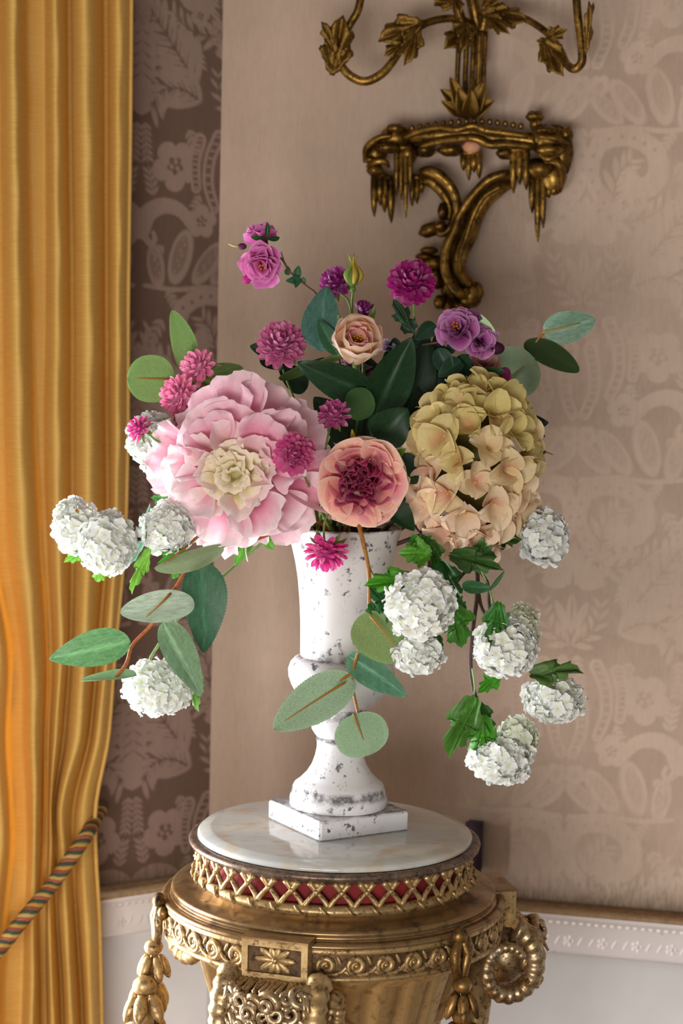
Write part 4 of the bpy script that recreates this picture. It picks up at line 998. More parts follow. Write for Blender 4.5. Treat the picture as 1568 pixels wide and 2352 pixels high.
stem(t, [C - a * .03, P(835, 1150, 2.80), b], .003, STEMG)
for bs, tp, hw, ro, k in (((862, 1010, 2.75), (936, 940, 2.74), 50, 12, 0), ((900, 1060, 2.76), (958, 1110, 2.75), 42, -25, 1), ((890, 1165, 2.74), (950, 1222, 2.72), 32, -30, 2), ((820, 955, 2.80), (822, 890, 2.79), 28, 20, 0), ((905, 1050, 2.72), (932, 1030, 2.71), 10, 0, 1)):
    leaf(t, ROS[k], bs, tp, hw, GREEN_D if hw > 12 else GREEN_B, LEAF, ro)
leaf(t, ROS[1], (812, 1020, 2.73), (808, 985, 2.73), 6, S(190, 160, 60), LEAF, 0, 'bud_tip')

# ------------------------------------------------------------------ peach cup rose with stamens, and its leaves
t, b = plant('cup_rose', 'open peach cup rose with yellow stamens and pink inner petals, top centre', 'flower')
CO = [petal_mesh('petal', 'round', .22, .10, 1.55, .02, 3, i, ((.88, .62, .36), (.94, .70, .52), (.98, .80, .66)), 8, 8, rim=(1, .86, .74)) for i in range(3)]
CI = [petal_mesh('petal', 'fan', .4, .35, .75, .02, 4, i + 4, ((.84, .40, .36), (.92, .52, .50), (.96, .66, .62)), 7, 7) for i in range(3)]
C = P(822, 775, 2.77); fr = frame((.05, -.93, .34)); a, e1, e2 = fr; rg = random.Random(8); B = C - a * .030
hd = wput('flower_head', MB().blob(B, (.010, .010, .010), None, 8, 10), PETAL, t, S(190, 150, 90))
for i in range(5): put('petal', CO[i % 3], PETAL, hd, petal_at(B, fr, i * 1.2566 + .45, R_(74 + 6 * (i % 2)), .005, 0, .056, .066), (1, 1, 1))
for i in range(4): put('petal', CO[(i + 1) % 3], PETAL, hd, petal_at(B, fr, i * 1.57 + .2, R_(66), .004, .004, .048, .056), (1, .93, .85))
for i in range(8): put('inner_petal', CI[i % 3], PETAL, hd, petal_at(B, fr, i * .785 + .1, R_(58 - 12 * (i % 2)), .006, .004, .034 + .003 * (i % 2), .028), (1, 1, 1))
for i in range(26):
    ph, th = i * GA, R_(5 + 26 * math.sqrt(i / 26)); rad = e1 * math.cos(ph) + e2 * math.sin(ph)
    d = a * math.cos(th) + rad * math.sin(th); tip = B + d * rg.uniform(.020, .027)
    wput('stamen', MB().tube([B + rad * .002, tip], .0005, 5).blob(tip, (.0016, .0016, .0012), None, 5, 6), PETAL, hd, S(226, 164, 30))
for i, (px, py) in enumerate(((728, 838), (818, 878), (878, 805), (865, 700), (770, 722))):
    tp = P(px, py, 2.80); d = tp - (B - a * .004)
    put('sepal', SEP, LEAF, hd, basis(d.normalized().cross(a).normalized() * .011, d, -d.normalized().cross(a).normalized().cross(d.normalized()) * d.length, B - a * .004), S(128, 150, 86))
stem(t, [B, P(835, 850, 2.83), P(815, 1000, 2.85), b], .003, GREEN_M)
leaf(t, ROS[0], (735, 805, 2.80), (748, 655, 2.83), 46, S(70, 108, 98), LEAF, -14); leaf(t, ROS[1], (775, 815, 2.79), (730, 735, 2.80), 22, S(50, 92, 66), LEAF, 10)
leaf(t, ROS[1], (850, 905, 2.79), (682, 832, 2.77), 44, GREEN_D, LEAF, -8); leaf(t, ROS[2], (860, 950, 2.80), (945, 775, 2.80), 52, GREEN_D, LEAF, 6)
leaf(t, ROS[0], (930, 960, 2.83), (985, 770, 2.84), 44, S(26, 46, 32), LEAF, 30); leaf(t, ROS[0], (985, 770, 2.85), (935, 800, 2.84), 22, S(44, 78, 64), LEAF, 0)
leaf(t, EUC[1], (640, 870, 2.82), (745, 822, 2.83), 16, S(74, 104, 52), LEAF, 40)

for bs, tp, hw, k, ro in (((800, 1010, 2.84), (722, 912, 2.83), 42, 0, 10), ((815, 1040, 2.85), (850, 905, 2.85), 46, 1, -12), ((790, 1120, 2.83), (862, 1030, 2.83), 40, 2, 0), ((760, 1090, 2.85), (700, 985, 2.85), 44, 0, 0), ((860, 900, 2.87), (800, 800, 2.87), 40, 1, 0), ((910, 900, 2.88), (905, 775, 2.88), 40, 2, 10), ((700, 900, 2.85), (640, 835, 2.85), 30, 0, 20), ((880, 1190, 2.82), (905, 1090, 2.83), 40, 0, 10)):
    leaf(t, ROS[k], bs, tp, hw, S(26, 50, 32), LEAF, ro)
leaf(t, RND[0], (832, 965, 2.78), (818, 890, 2.775), 34, S(66, 96, 56), FELT, 10)

# green rosebud on its own stalk
t, b = plant('rosebud', 'closed green rosebud with a yellow tip on an upright stalk, top centre', 'bud')
Bp = P(809, 650, 2.87)
hd = wput('bud', MB().blob(P(809, 636, 2.87), (.0105, .0105, .0135), None, 9, 12), PETAL, t, S(108, 134, 62))
for k in range(5):
    ph = k * 1.2566; bsp = Bp + Vector((math.cos(ph) * .006, math.sin(ph) * .006, 0)); 
    pts = [bsp, bsp + Vector((math.cos(ph) * .0052, math.sin(ph) * .0052, .012)), bsp + Vector((-math.cos(ph) * .004, -math.sin(ph) * .004, .026)), bsp + Vector((math.cos(ph) * .001 - .001, math.sin(ph) * .001, .036 + .004 * (k % 2)))]
    wput('sepal', MB().tube(spl(pts, 10), [.0030, .0042, .0022, .0006], 6), LEAF, hd, S(132, 156, 70) if k % 2 else S(176, 150, 50))
wput('hip', MB().blob(P(810, 664, 2.87), (.0042, .0042, .0052), None, 6, 8), LEAF, hd, S(92, 120, 60))
stem(t, [P(810, 662, 2.87), P(808, 720, 2.88), P(815, 900, 2.87), b], .0016, STEMG)

# ------------------------------------------------------------------ hydrangea
t, b = plant('hydrangea', 'large antique green and blush hydrangea head on the right', 'flower')
C = P(1086, 1066, 2.785); rg = random.Random(12); RX, RZ, RY = 118 * PX, 176 * PX, .062
HYP = [petal_mesh('petal', 'round', .30 + .15 * (i % 2), .30, -.75 + .4 * (i % 3), .09, 3.5, i, ((.84, .42, .50) if i % 2 else (.92, .80, .60), (1, .96, .90), (1.02, 1.0, .96)), 7, 7, rim=(1.06, 1.02, .98), rnd=.2) for i in range(5)]
hd = wput('flower_head', MB().blob(C, (RX * .78, RY * .75, RZ * .80), None, 10, 14), PETAL, t, S(96, 90, 44))
nfl = 62
for i in range(nfl):
    z = 1 - 2 * (i + .5) / nfl; ph = i * GA; q = math.sqrt(1 - z * z)
    nx, ny, nz = q * math.cos(ph), q * math.sin(ph), z
    if ny > .55: continue
    p = C + Vector((nx * RX, ny * RY, nz * RZ)) * rg.uniform(.96, 1.06)
    d = Vector((nx / RX, ny / RY * .8, nz / RZ)).normalized() + Vector((rg.uniform(-.25, .25), -.15, rg.uniform(-.25, .25)))
    fr = frame(d); rot = rg.uniform(0, 1.57); s = .0330 * rg.uniform(.85, 1.15)
    low = max(0, min(1, .5 - nz * .9 + rg.uniform(-.35, .3) - .15 * nx))
    base = lerp(S(222, 208, 144), S(244, 222, 202), low * .95)
    fl = wput('floret', MB().blob(p + fr[0] * .001, (.0024,) * 3, None, 5, 6), PETAL, t if False else hd, S(214, 176, 90))
    for k in range(4):
        put('petal', HYP[rg.randrange(5)], PETAL, hd, petal_at(p, fr, rot + k * 1.5708 + rg.uniform(-.12, .12), R_(70 + rg.uniform(-28, 18)), .001, 0, s * rg.uniform(.9, 1.12), s * rg.uniform(.95, 1.2), rg.uniform(-.35, .35)), lerp(base, (1, .95, .8), rg.uniform(-.06, .10)))
stem(t, [C + Vector((0, .03, -.05)), P(1000, 1150, 2.86), P(900, 1200, 2.86), b], .0035, STEMG)
for bs, tp, hw, ro, k in (((1000, 990, 2.84), (985, 830, 2.85), 50, 20, 0), ((990, 1120, 2.83), (930, 1010, 2.82), 44, 10, 1), ((960, 1200, 2.82), (1000, 1080, 2.83), 40, 0, 2), ((1000, 880, 2.86), (1090, 830, 2.86), 34, 10, 1), ((1010, 870, 2.85), (1000, 770, 2.86), 26, 25, 0), ((950, 1040, 2.86), (1020, 930, 2.87), 48, 0, 1), ((975, 1150, 2.85), (940, 1060, 2.85), 44, 0, 2), ((1020, 940, 2.88), (1060, 850, 2.88), 34, 0, 0), ((960, 900, 2.88), (975, 790, 2.89), 40, -20, 1)):
    leaf(t, ROS[k], bs, tp, hw, S(24, 44, 30), LEAF, ro)

# ------------------------------------------------------------------ snowball branches
def floret_mesh(seed):
    rg = random.Random(seed); mb = MB()
    for k in range(5):
        a = k * 1.2566 + rg.uniform(-.15, .15); tl = rg.uniform(-.25, .35); sc_ = rg.uniform(.88, 1.1)
        def fn(u, q, a=a, tl=tl, sc_=sc_):
            v = q * 2 - 1; w = .50 * max(.16, math.sin(math.pi * min(.93, .04 + u * .92) ** 1.1)) ** .5
            x = v * w; y = .08 + u * .92 * sc_ - .22 * u ** 3 * v * v; z = .10 + tl * u + .22 * v * v * u - .12 * u * u
            c = lerp((.86, .90, .66), (1, 1, 1), min(1, u * 3.2))
            return (x * math.cos(a) - y * math.sin(a), x * math.sin(a) + y * math.cos(a), z), c
        mb.grid(fn, 5, 5)
    mb.blob((0, 0, .10), (.10, .10, .08), None, 4, 6, (.9, .92, .6))
    return mb.mesh('floret')
FLO = [floret_mesh(i) for i in range(4)]
WH = S(246, 247, 245)
def snowball(t, c, rx, rz, n, seed, tint=WH, fs=14.5, toward=None, gap=None, cut=.75):
    C = P(*c); k = C.y / FPX; rg = random.Random(seed); X, Z = rx * k * .90, rz * k * .90; Yr = (X + Z) / 2; n = int(n * .80); fs = fs * 1.32
    hd = wput('flower_head', MB().blob(C, (X * .66, Yr * .66, Z * .66), None, 9, 12), WHITEP, t, S(226, 230, 206))
    for i in range(n):
        z = 1 - 2 * (i + .5) / n; ph = i * GA + rg.uniform(-.1, .1); q = math.sqrt(1 - z * z)
        d0 = Vector((q * math.cos(ph), q * math.sin(ph), z))
        loose = gap is not None and d0.dot(gap[0].normalized()) > gap[1]
        if loose and i % 2: continue
        if d0.y > cut: continue
        p = C + Vector((d0.x * X, d0.y * Yr, d0.z * Z)) * (rg.uniform(.70, .85) if loose else rg.uniform(.84, 1.12))
        d = Vector((d0.x / X, d0.y / Yr, d0.z / Z)).normalized() + Vector([rg.uniform(-.5, .5) for _ in range(3)])
        fr = frame(d); s = fs * k * rg.uniform(.88, 1.15); w = rg.uniform(0, 6.28)
        x = fr[1] * math.cos(w) + fr[2] * math.sin(w); y = fr[0].cross(x)
        put('floret', FLO[rg.randrange(4)], WHITEP, hd, basis(x * s, y * s, fr[0] * s, p), lerp(tint, (.93, .95, .84), rg.uniform(0, .2) + (.6 if loose else 0)))
    return hd
def branch(label): return plant('snowball_branch', label, 'flower branch')
VB, VM = S(92, 150, 44), S(66, 118, 44); VD = S(44, 84, 40)

t, b = branch('white snowball branch spreading furthest left, two joined heads in front of the gold curtain')
snowball(t, (172, 1212, 2.66), 48, 62, 110, 1); snowball(t, (247, 1247, 2.62), 66, 68, 150, 2)
stem(t, [P(250, 1240, 2.66), P(330, 1238, 2.68), P(450, 1225, 2.76), P(650, 1190, 2.83), b], .0022, STEMD)
wput('side_shoot', MB().tube(spl([P(330, 1238, 2.68), P(250, 1225, 2.69), P(180, 1215, 2.67)], 12), .0016, 6), STEM, t, STEMD)
for bs, tp, hw, cl, ro, k in (((205, 1262, 2.67), (146, 1292, 2.66), 22, S(128, 190, 78), 10, 0), ((235, 1300, 2.65), (222, 1338, 2.65), 26, S(132, 196, 78), 0, 1), ((345, 1262, 2.67), (302, 1366, 2.66), 24, S(124, 182, 66), 35, 2), ((300, 1290, 2.67), (345, 1155, 2.70), 22, S(150, 196, 176), 20, 0)):
    leaf(t, MAP[k], bs, tp, hw, cl, LEAF, ro)
t, b = branch('white snowball head directly below left of the peony, above the eucalyptus spray')
snowball(t, (384, 1214, 2.675), 58, 56, 130, 3)
stem(t, [P(390, 1215, 2.70), P(470, 1215, 2.74), P(650, 1190, 2.83), b], .0022, STEMD)
for bs, tp, hw, cl, ro, k in (((405, 1168, 2.71), (345, 1142, 2.71), 22, S(96, 160, 84), 20, 0), ((425, 1235, 2.68), (362, 1295, 2.66), 24, S(80, 150, 52), -25, 1), ((420, 1290, 2.70), (395, 1330, 2.70), 18, S(92, 160, 66), 0, 2), ((400, 1160, 2.72), (372, 1140, 2.72), 14, S(110, 170, 110), 0, 1)):
    leaf(t, MAP[k], bs, tp, hw, cl, LEAF, ro)
t, b = branch('white snowball head at the left edge of the bouquet behind the small pink pompon')
snowball(t, (352, 1010, 2.80), 56, 60, 130, 4, S(226, 232, 228), 14.5, None, (Vector((.55, -.6, -.25)), .86))
stem(t, [P(362, 1015, 2.80), P(400, 1045, 2.81), P(620, 1150, 2.85), b], .0022, STEMD)
leaf(t, MAP[0], (415, 1025, 2.79), (372, 958, 2.78), 20, S(112, 168, 72), LEAF, 30); leaf(t, MAP[1], (455, 985, 2.81), (418, 925, 2.80), 22, S(112, 178, 60), LEAF, 10)
t, b = branch('big white snowball head hanging lowest at the left, under the long eucalyptus leaf')
snowball(t, (362, 1580, 2.70), 78, 62, 170, 5)
stem(t, [P(345, 1535, 2.71), P(352, 1500, 2.72), P(430, 1400, 2.76), P(600, 1250, 2.80), P(700, 1195, 2.83), b], .0022, S(150, 180, 120))
leaf(t, MAP[1], (445, 1560, 2.72), (455, 1636, 2.71), 20, S(126, 180, 90), LEAF, 30); leaf(t, MAP[2], (452, 1540, 2.73), (468, 1590, 2.72), 14, S(120, 170, 90), LEAF, 20)

t, b = branch('right front snowball branch, a large white head beside the urn and a smaller one below')
snowball(t, (966, 1388, 2.63), 82, 76, 190, 6); snowball(t, (962, 1503, 2.66), 54, 40, 90, 7)
stem(t, [P(966, 1388, 2.65), P(985, 1290, 2.70), P(960, 1215, 2.78), P(900, 1200, 2.83), b], .0024, STEMD)
wput('side_shoot', MB().tube(spl([P(985, 1290, 2.70), P(1010, 1400, 2.72), P(965, 1500, 2.68)], 14), .0016, 6), STEM, t, STEMD)
for bs, tp, hw, cl, ro, k in (((945, 1330, 2.66), (835, 1345, 2.65), 40, S(72, 140, 36), 12, 0), ((985, 1275, 2.71), (915, 1270, 2.70), 42, S(84, 144, 44), 20, 1), ((965, 1255, 2.74), (948, 1225, 2.73), 40, S(62, 116, 42), -10, 2),
        ((905, 1410, 2.69), (845, 1340, 2.69), 34, S(40, 84, 44), 10, 2), ((880, 1440, 2.68), (850, 1380, 2.69), 36, S(44, 96, 44), -10, 0), ((1030, 1390, 2.68), (1062, 1490, 2.68), 52, S(62, 116, 36), -15, 1), ((1040, 1390, 2.70), (1072, 1400, 2.70), 30, S(60, 120, 50), 0, 2),
        ((1010, 1290, 2.72), (1060, 1390, 2.71), 38, S(48, 96, 44), 18, 0), ((985, 1240, 2.74), (1005, 1320, 2.73), 32, S(66, 110, 46), 0, 1), ((1010, 1460, 2.69), (985, 1510, 2.69), 22, S(62, 110, 40), 0, 2)):
    leaf(t, MAP[k], bs, tp, hw, cl, LEAF, ro)
t, b = branch('long dark stemmed snowball branch trailing down at the right with three white heads')
V_ = Vector
snowball(t, (1160, 1488, 2.70), 70, 64, 150, 8, WH, 15, None, (V_((-.25, -.72, .62)), .82)); snowball(t, (1196, 1446, 2.73), 40, 58, 70, 18, S(226, 226, 206), 14)
snowball(t, (1272, 1606, 2.74), 68, 52, 120, 9, WH, 15, None, (V_((.1, -.5, .85)), .80))
snowball(t, (1150, 1742, 2.70), 72, 56, 140, 10, WH, 15, None, (V_((-.1, -.35, .95)), .80)); snowball(t, (1188, 1700, 2.72), 44, 54, 80, 20, S(230, 234, 216), 14)
stem(t, [P(1148, 1735, 2.71), P(1125, 1690, 2.71), P(1096, 1620, 2.71), P(1080, 1530, 2.71), P(1086, 1440, 2.72), P(1096, 1350, 2.74), P(1085, 1290, 2.76), P(1010, 1220, 2.81), b], .0030, STEMD, 'stem', 44)
for pts in ([(1098, 1360, 2.74), (1110, 1405, 2.73), (1150, 1450, 2.73)], [(1082, 1290, 2.76), (1120, 1340, 2.75), (1128, 1410, 2.75), (1200, 1510, 2.75), (1228, 1550, 2.75), (1250, 1590, 2.75)], [(1075, 1305, 2.76), (1050, 1335, 2.75), (1030, 1370, 2.74)]):
    wput('side_shoot', MB().tube(spl([P(*p) for p in pts], 16), .0024, 6), STEM, t, STEMD)
wput('leaf_stalk', MB().tube(spl([P(1084, 1535, 2.70), P(1090, 1580, 2.70), P(1086, 1610, 2.695)], 10), .0013, 6), STEM, t, S(140, 170, 110))
wput('leaf_stalk', MB().tube(spl([P(1100, 1300, 2.74), P(1122, 1350, 2.74), P(1136, 1400, 2.735)], 10), .0013, 6), STEM, t, S(140, 170, 90))
for bs, tp, hw, cl, ro, k in (((1092, 1602, 2.69), (1030, 1742, 2.67), 52, S(72, 118, 44), 22, 0), ((1108, 1640, 2.70), (1092, 1755, 2.70), 42, S(70, 140, 36), -14, 1), ((1090, 1615, 2.71), (1132, 1690, 2.70), 30, S(60, 112, 44), -20, 2), ((1148, 1385, 2.70), (1128, 1490, 2.69), 36, S(52, 108, 36), 10, 1),
        ((1145, 1550, 2.72), (1096, 1592, 2.71), 26, S(74, 146, 40), 0, 2), ((1218, 1548, 2.73), (1340, 1545, 2.70), 44, S(74, 104, 46), -38, 0), ((1035, 1275, 2.73), (1158, 1310, 2.70), 36, S(58, 92, 40), -12, 2), ((1085, 1270, 2.75), (1140, 1280, 2.74), 46, S(62, 108, 48), 10, 1),
        ((1060, 1345, 2.74), (1132, 1352, 2.73), 16, S(52, 98, 58), 10, 0), ((1120, 1200, 2.79), (1218, 1175, 2.77), 40, S(44, 78, 38), -10, 1), ((1130, 1225, 2.78), (1200, 1240, 2.76), 36, S(48, 82, 38), 15, 0), ((1125, 1352, 2.73), (1158, 1310, 2.72), 7, S(60, 100, 56), 40, 2)):
    leaf(t, MAP[k] if hw > 18 else ROS[k], bs, tp, hw, cl, LEAF, ro)
t, b = branch('single white snowball head alone at the far right, level with the urn rim')
snowball(t, (1252, 1236, 2.76), 52, 66, 105, 11, S(226, 227, 226), 14.5)
stem(t, [P(1245, 1230, 2.78), P(1215, 1215, 2.79), P(1100, 1190, 2.83), P(950, 1200, 2.85), b], .0022, STEMD)
leaf(t, MAP[0], (1222, 1225, 2.77), (1252, 1180, 2.78), 14, S(50, 84, 46), LEAF, 20)

# ------------------------------------------------------------------ eucalyptus branches
MR = S(170, 112, 40)
def eleaf(t, mesh, base, tip, hw, col, ro=0, rib=True, f0=.0, f1=.82, mr=MR):
    o = leaf(t, mesh, base, tip, hw, col, FELT, ro)
    if rib:
        w = WORLD[o.name]; pts = [w @ Vector((0, u, (.12 - .10 * EUC.index(mesh) if mesh in EUC else .08) * (4 * u * (1 - u) - .5) + .05)) for u in [f0 + (f1 - f0) * i / 8 for i in range(9)]]
        wput('midrib', MB().tube(pts, [.0016, .0014, .0010, .0005], 6), STEM, o, mr)
    return o
def euc(label): return plant('eucalyptus_branch', label, 'branch')
t, b = euc('eucalyptus spray at the upper left with four broad pale green leaves behind the pink pompons')
stem(t, [P(436, 790, 2.86), P(452, 850, 2.86), P(480, 900, 2.86), P(560, 980, 2.86), P(700, 1150, 2.86), b], .0022, STEMB)
wput('side_shoot', MB().tube(spl([P(475, 888, 2.86), P(430, 876, 2.855), P(380, 872, 2.85)], 12), .0015, 6), STEM, t, STEMB)
wput('side_shoot', MB().tube(spl([P(480, 900, 2.86), P(520, 880, 2.86), P(555, 860, 2.86)], 12), .0015, 6), STEM, t, STEMB)
g = S(126, 162, 96)
eleaf(t, EUC[0], (436, 858, 2.86), (396, 712, 2.85), 32, g, 28, False); eleaf(t, RND[0], (402, 872, 2.85), (292, 869, 2.84), 53, g, 4, True, -.25, .8)
eleaf(t, EUC[1], (452, 875, 2.87), (558, 846, 2.87), 34, S(112, 142, 84), 20, False); eleaf(t, RND[1], (478, 885, 2.86), (410, 955, 2.85), 46, S(112, 142, 84), -10, False)
eleaf(t, EUC[0], (500, 900, 2.87), (440, 960, 2.86), 42, S(108, 138, 80), 0, False)
t, b = euc('eucalyptus branch reaching to the upper right with oval grey green leaves')
stem(t, [P(1262, 752, 2.92), P(1235, 780, 2.92), P(1210, 820, 2.92), P(1160, 870, 2.91), P(1060, 980, 2.89), P(900, 1170, 2.86), b], .0020, STEMB)
eleaf(t, EUC[1], (1248, 762, 2.92), (1367, 734, 2.90), 37, S(112, 142, 122), 8, True, -.02, .72, S(160, 130, 60)); eleaf(t, EUC[0], (1204, 786, 2.92), (1330, 852, 2.90), 30, S(48, 66, 36), -20, False)
eleaf(t, RND[0], (1140, 888, 2.915), (1226, 822, 2.90), 60, S(126, 146, 116), 0, True, .2, .75, S(150, 130, 70)); eleaf(t, EUC[2], (1140, 790, 2.93), (1082, 710, 2.92), 26, S(150, 178, 128), -35, False)
leaf(t, ROS[0], (1195, 965, 2.88), (1258, 972, 2.86), 24, S(20, 34, 30), LEAF, 20); leaf(t, ROS[1], (1218, 975, 2.87), (1252, 1004, 2.86), 7, S(20, 34, 30), LEAF, 0)
wput('seed_bud', MB().blob(P(1243, 1036, 2.86), (.0058, .005, .0066), None, 7, 8), LEAF, t, S(34, 52, 30)); wput('bud_stalk', MB().tube([P(1215, 1022, 2.87), P(1240, 1034, 2.865), P(1270, 1044, 2.86)], [.0014, .0016, .0006], 6), STEM, t, S(140, 120, 60))
t, b = euc('long eucalyptus branch drooping to the lower left before the dark wall with six leaves')
sp_ = [(266, 1556, 2.66), (290, 1524, 2.665), (305, 1480, 2.67), (350, 1432, 2.675), (400, 1355, 2.68), (437, 1298, 2.69), (500, 1258, 2.71), (600, 1235, 2.75), (720, 1195, 2.81)]
stem(t, [P(*p) for p in sp_] + [b], .0024, S(176, 96, 48), 'stem', 44)
eleaf(t, ROS[0], (462, 1290, 2.695), (470, 1500, 2.68), 55, S(58, 96, 70), -14, False)
l1 = eleaf(t, EUC[0], (516, 1258, 2.695), (356, 1308, 2.66), 30, S(136, 152, 116), -38, False); l2 = eleaf(t, EUC[1], (447, 1386, 2.665), (276, 1407, 2.655), 38, S(164, 180, 160), 12, False)
for l_, pp in ((l1, [(455, 1232, 2.70), (420, 1262, 2.66), (375, 1295, 2.648)]), (l2, [(402, 1350, 2.682), (378, 1378, 2.648), (335, 1418, 2.645)])):
    wput('midrib', MB().tube(spl([P(*q) for q in pp], 10), [.0022, .0016, .0006], 6), STEM, l_, MR)
eleaf(t, ROS[1], (300, 1474, 2.665), (113, 1514, 2.66), 44, S(106, 156, 104), 8, False); eleaf(t, ROS[2], (374, 1430, 2.66), (462, 1600, 2.645), 40, S(120, 150, 116), -10, False)
eleaf(t, EUC[2], (314, 1553, 2.66), (186, 1566, 2.65), 26, S(130, 158, 120), 64, False)
t, b = euc('eucalyptus branch hanging down the front of the white urn with four round leaves')
stem(t, [P(836, 1700, 2.70), P(822, 1640, 2.70), P(808, 1560, 2.695), P(822, 1500, 2.69), P(846, 1440, 2.69), P(847, 1390, 2.69), P(846, 1310, 2.69), P(826, 1215, 2.70), P(812, 1190, 2.74), P(800, 1195, 2.80), b], [.0012, .0020, .0022, .0024, .0026, .0028, .003, .003, .003], STEMB, 'stem', 50)
wput('side_shoot', MB().tube(spl([P(806, 1546, 2.695), P(785, 1560, 2.69), P(760, 1580, 2.685)], 10), [.0022, .0028, .002], 7), STEM, t, STEMB)
eleaf(t, RND[0], (812, 1430, 2.68), (936, 1500, 2.665), 56, S(128, 150, 96), -12, False); wput('midrib', MB().tube(spl([P(850, 1415, 2.668), P(880, 1450, 2.660), P(912, 1488, 2.658)], 10), [.0018, .0012, .0005], 6), STEM, t, MR)
eleaf(t, ROS[2], (800, 1504, 2.70), (936, 1600, 2.68), 36, S(90, 134, 108), 10, False); eleaf(t, EUC[0], (812, 1556, 2.69), (628, 1674, 2.66), 52, S(142, 166, 136), 10, True, .10, .86)
eleaf(t, RND[1], (812, 1640, 2.69), (848, 1735, 2.68), 62, S(142, 168, 136), 0, True, .0, .62)
wput('side_shoot', MB().tube(spl([P(847, 1300, 2.69), P(858, 1322, 2.695), P(880, 1345, 2.70)], 8), .0014, 6), STEM, t, STEMB)

# ------------------------------------------------------------------ small spray roses, open and ruffled (magenta, purple)
def ruffled(t, c, r, axis, base, mid, tip, seed, n=(6, 5, 4), th=(62, 40, 20), stam=True):
    C = P(*c); R = r * C.y / FPX; fr = frame(axis); a, e1, e2 = fr; rg = random.Random(seed); B = C - a * R * .5
    hd = wput('flower_head', MB().blob(B, (R * .22,) * 3, None, 7, 8), PETAL, t, base)
    ms = [petal_mesh('petal', 'fan', .5, .5, -.5, .07, 5, seed * 3 + i, (base, mid, tip), 8, 8, rim=lerp(tip, (1, .9, .95), .25)) for i in range(3)]
    for nn, tt in zip(n, th):
        for i in range(nn):
            put('petal', ms[rg.randrange(3)], PETAL, hd, petal_at(B, fr, 6.283 * i / nn + tt + rg.uniform(-.2, .2), R_(tt + rg.uniform(-10, 10)), R * .06, 0, R * rg.uniform(1.0, 1.2), R * rg.uniform(1.0, 1.2), rg.uniform(-.3, .3)), lerp((1, 1, 1), (.8, .75, .85), rg.random() * .6))
    if stam:
        for i in range(9):
            ph = i * GA; d = a + (e1 * math.cos(ph) + e2 * math.sin(ph)) * .30 * math.sqrt(i / 9)
            tp_ = B + d.normalized() * R * .78
            wput('stamen', MB().tube([B, tp_], R * .016, 5).blob(tp_, (R * .05,) * 3, None, 5, 6), PETAL, hd, S(214, 150, 40))
    return hd, B, fr
def sepals(hd, B, fr, R, col, n=5, L=1.0):
    for k in range(n): put('sepal', SEP, LEAF, hd, petal_at(B - fr[0] * R * .15, fr, k * 6.283 / n, R_(88), R * .08, 0, R * L, R * .42), col)
t, b = plant('spray_rose', 'magenta spray rose stem leaning far to the upper left with two open blooms', 'flower')
m1, m2, m3 = S(120, 16, 84), S(206, 70, 158), S(232, 122, 194)
h1, B1, f1 = ruffled(t, (600, 606, 2.83), 56, (-.12, -.93, -.25), m1, m2, m3, 3)
h2, B2, f2 = ruffled(t, (598, 545, 2.86), 42, (-.35, .25, .85), m1, m2, m3, 4, stam=False); sepals(h2, P(612, 548, 2.835), frame((.3, -.85, -.3)), 30 * PX, S(40, 84, 40), 4, 1.1)
wput('bud', MB().blob(P(556, 566, 2.85), (.0062, .005, .0046), None, 7, 9), PETAL, t, S(110, 50, 90)); wput('bud_tip', MB().tube([P(548, 566, 2.85), P(535, 564, 2.85), P(524, 560, 2.85)], [.0022, .0014, .0006], 6), STEM, t, S(190, 180, 110))
wput('bud', MB().blob(P(566, 642, 2.83), (.0062, .006, .0066), None, 7, 9), PETAL, t, S(206, 60, 150))
stem(t, [B1, P(640, 590, 2.86), P(665, 625, 2.86), P(700, 655, 2.86), P(735, 690, 2.86), P(770, 800, 2.86), P(810, 1000, 2.86), b], .0018, S(104, 66, 54))
wput('side_shoot', MB().tube([P(664, 622, 2.86), P(652, 600, 2.86), P(645, 578, 2.86)], [.0012, .0010, .0005], 6), STEM, t, S(110, 80, 60))
for bs, tp, hw, k in (((680, 640, 2.86), (686, 610, 2.86), 10, 0), ((690, 642, 2.86), (656, 645, 2.85), 10, 1), ((684, 640, 2.86), (678, 662, 2.85), 8, 2), ((690, 640, 2.86), (702, 650, 2.86), 8, 0), ((660, 632, 2.86), (662, 612, 2.86), 8, 1)):
    leaf(t, ROS[k], bs, tp, hw, S(50, 92, 62), LEAF, 0)
t, b = plant('spray_rose', 'purple spray rose cluster with two open blooms at the right, above the hydrangea', 'flower')
m1, m2, m3 = S(92, 14, 72), S(166, 62, 138), S(196, 116, 178)
ruffled(t, (1048, 754, 2.80), 52, (-.35, -.85, .30), m1, m2, m3, 6); ruffled(t, (1104, 782, 2.82), 44, (.35, -.85, .15), m1, m2, m3, 7, stam=False); ruffled(t, (1082, 735, 2.84), 34, (.2, -.5, .8), m1, m2, m3, 8, (5, 4), (45, 20), False)
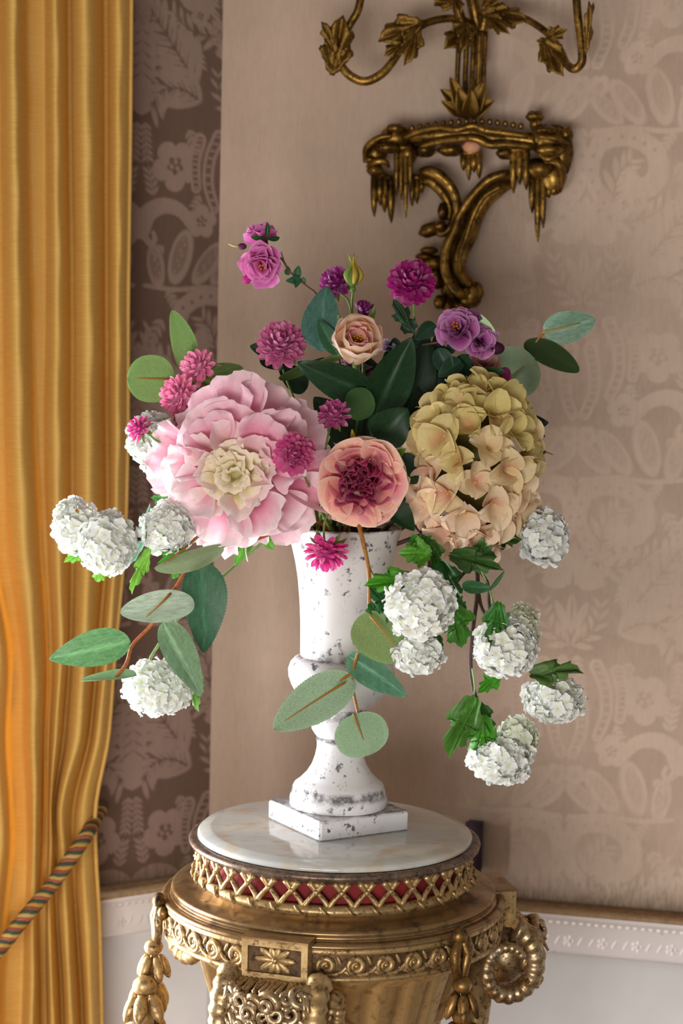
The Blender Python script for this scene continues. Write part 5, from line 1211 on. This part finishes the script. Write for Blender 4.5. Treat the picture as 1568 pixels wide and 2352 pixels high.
wput('bud', MB().blob(P(1140, 800, 2.82), (.011, .009, .0085), None, 8, 10), PETAL, t, S(74, 26, 52))
wput('bud', MB().blob(P(1152, 868, 2.82), (.011, .010, .016), Matrix.Rotation(R_(30), 3, 'Y'), 8, 10), PETAL, t, S(164, 56, 120)); leaf(t, ROS[0], (1110, 858, 2.82), (1160, 852, 2.805), 14, S(46, 84, 44), LEAF, 0)
stem(t, [P(1055, 765, 2.82), P(1010, 785, 2.83), P(950, 805, 2.84), P(915, 900, 2.85), P(860, 1100, 2.86), b], .0018, S(84, 58, 44))
wput('side_shoot', MB().tube(spl([P(1104, 800, 2.83), P(1050, 830, 2.84), P(1005, 880, 2.85), P(930, 1000, 2.855)], 12), .0016, 6), STEM, t, S(70, 74, 44))
for bs, tp, hw, k, ro in (((1005, 800, 2.83), (1035, 870, 2.83), 24, 0, 0), ((1060, 830, 2.83), (1005, 865, 2.82), 22, 1, 15), ((1050, 820, 2.84), (1080, 865, 2.83), 24, 2, 0), ((1000, 745, 2.84), (950, 780, 2.83), 20, 0, 0), ((1030, 810, 2.84), (1045, 780, 2.83), 12, 1, 0)):
    leaf(t, ROS[k], bs, tp, hw, S(34, 62, 44), LEAF, ro)
t, b = plant('spray_rose', 'dusky peach and pink rose half hidden under the purple blooms at the right', 'flower')
ruffled(t, (1112, 842, 2.86), 46, (.1, -.7, .7), S(120, 66, 60), S(182, 120, 110), S(206, 150, 134), 10, (6, 5), (60, 30), False)
stem(t, [P(1100, 870, 2.88), P(1010, 980, 2.88), P(900, 1150, 2.86), b], .0020, STEMG)
t, b = plant('spray_rose', 'dusky mauve rose seen from behind, in the shade under the peach cup rose', 'flower')
ruffled(t, (818, 850, 2.87), 44, (0, -.55, .8), S(96, 40, 70), S(164, 96, 130), S(190, 130, 160), 11, (6, 5), (70, 35), False)
ruffled(t, (893, 796, 2.88), 22, (.3, -.6, .6), S(150, 100, 150), S(196, 160, 204), S(226, 204, 230), 12, (5, 3), (60, 25), False)
stem(t, [P(818, 880, 2.88), P(800, 1000, 2.88), P(790, 1150, 2.86), b], .0020, STEMG)
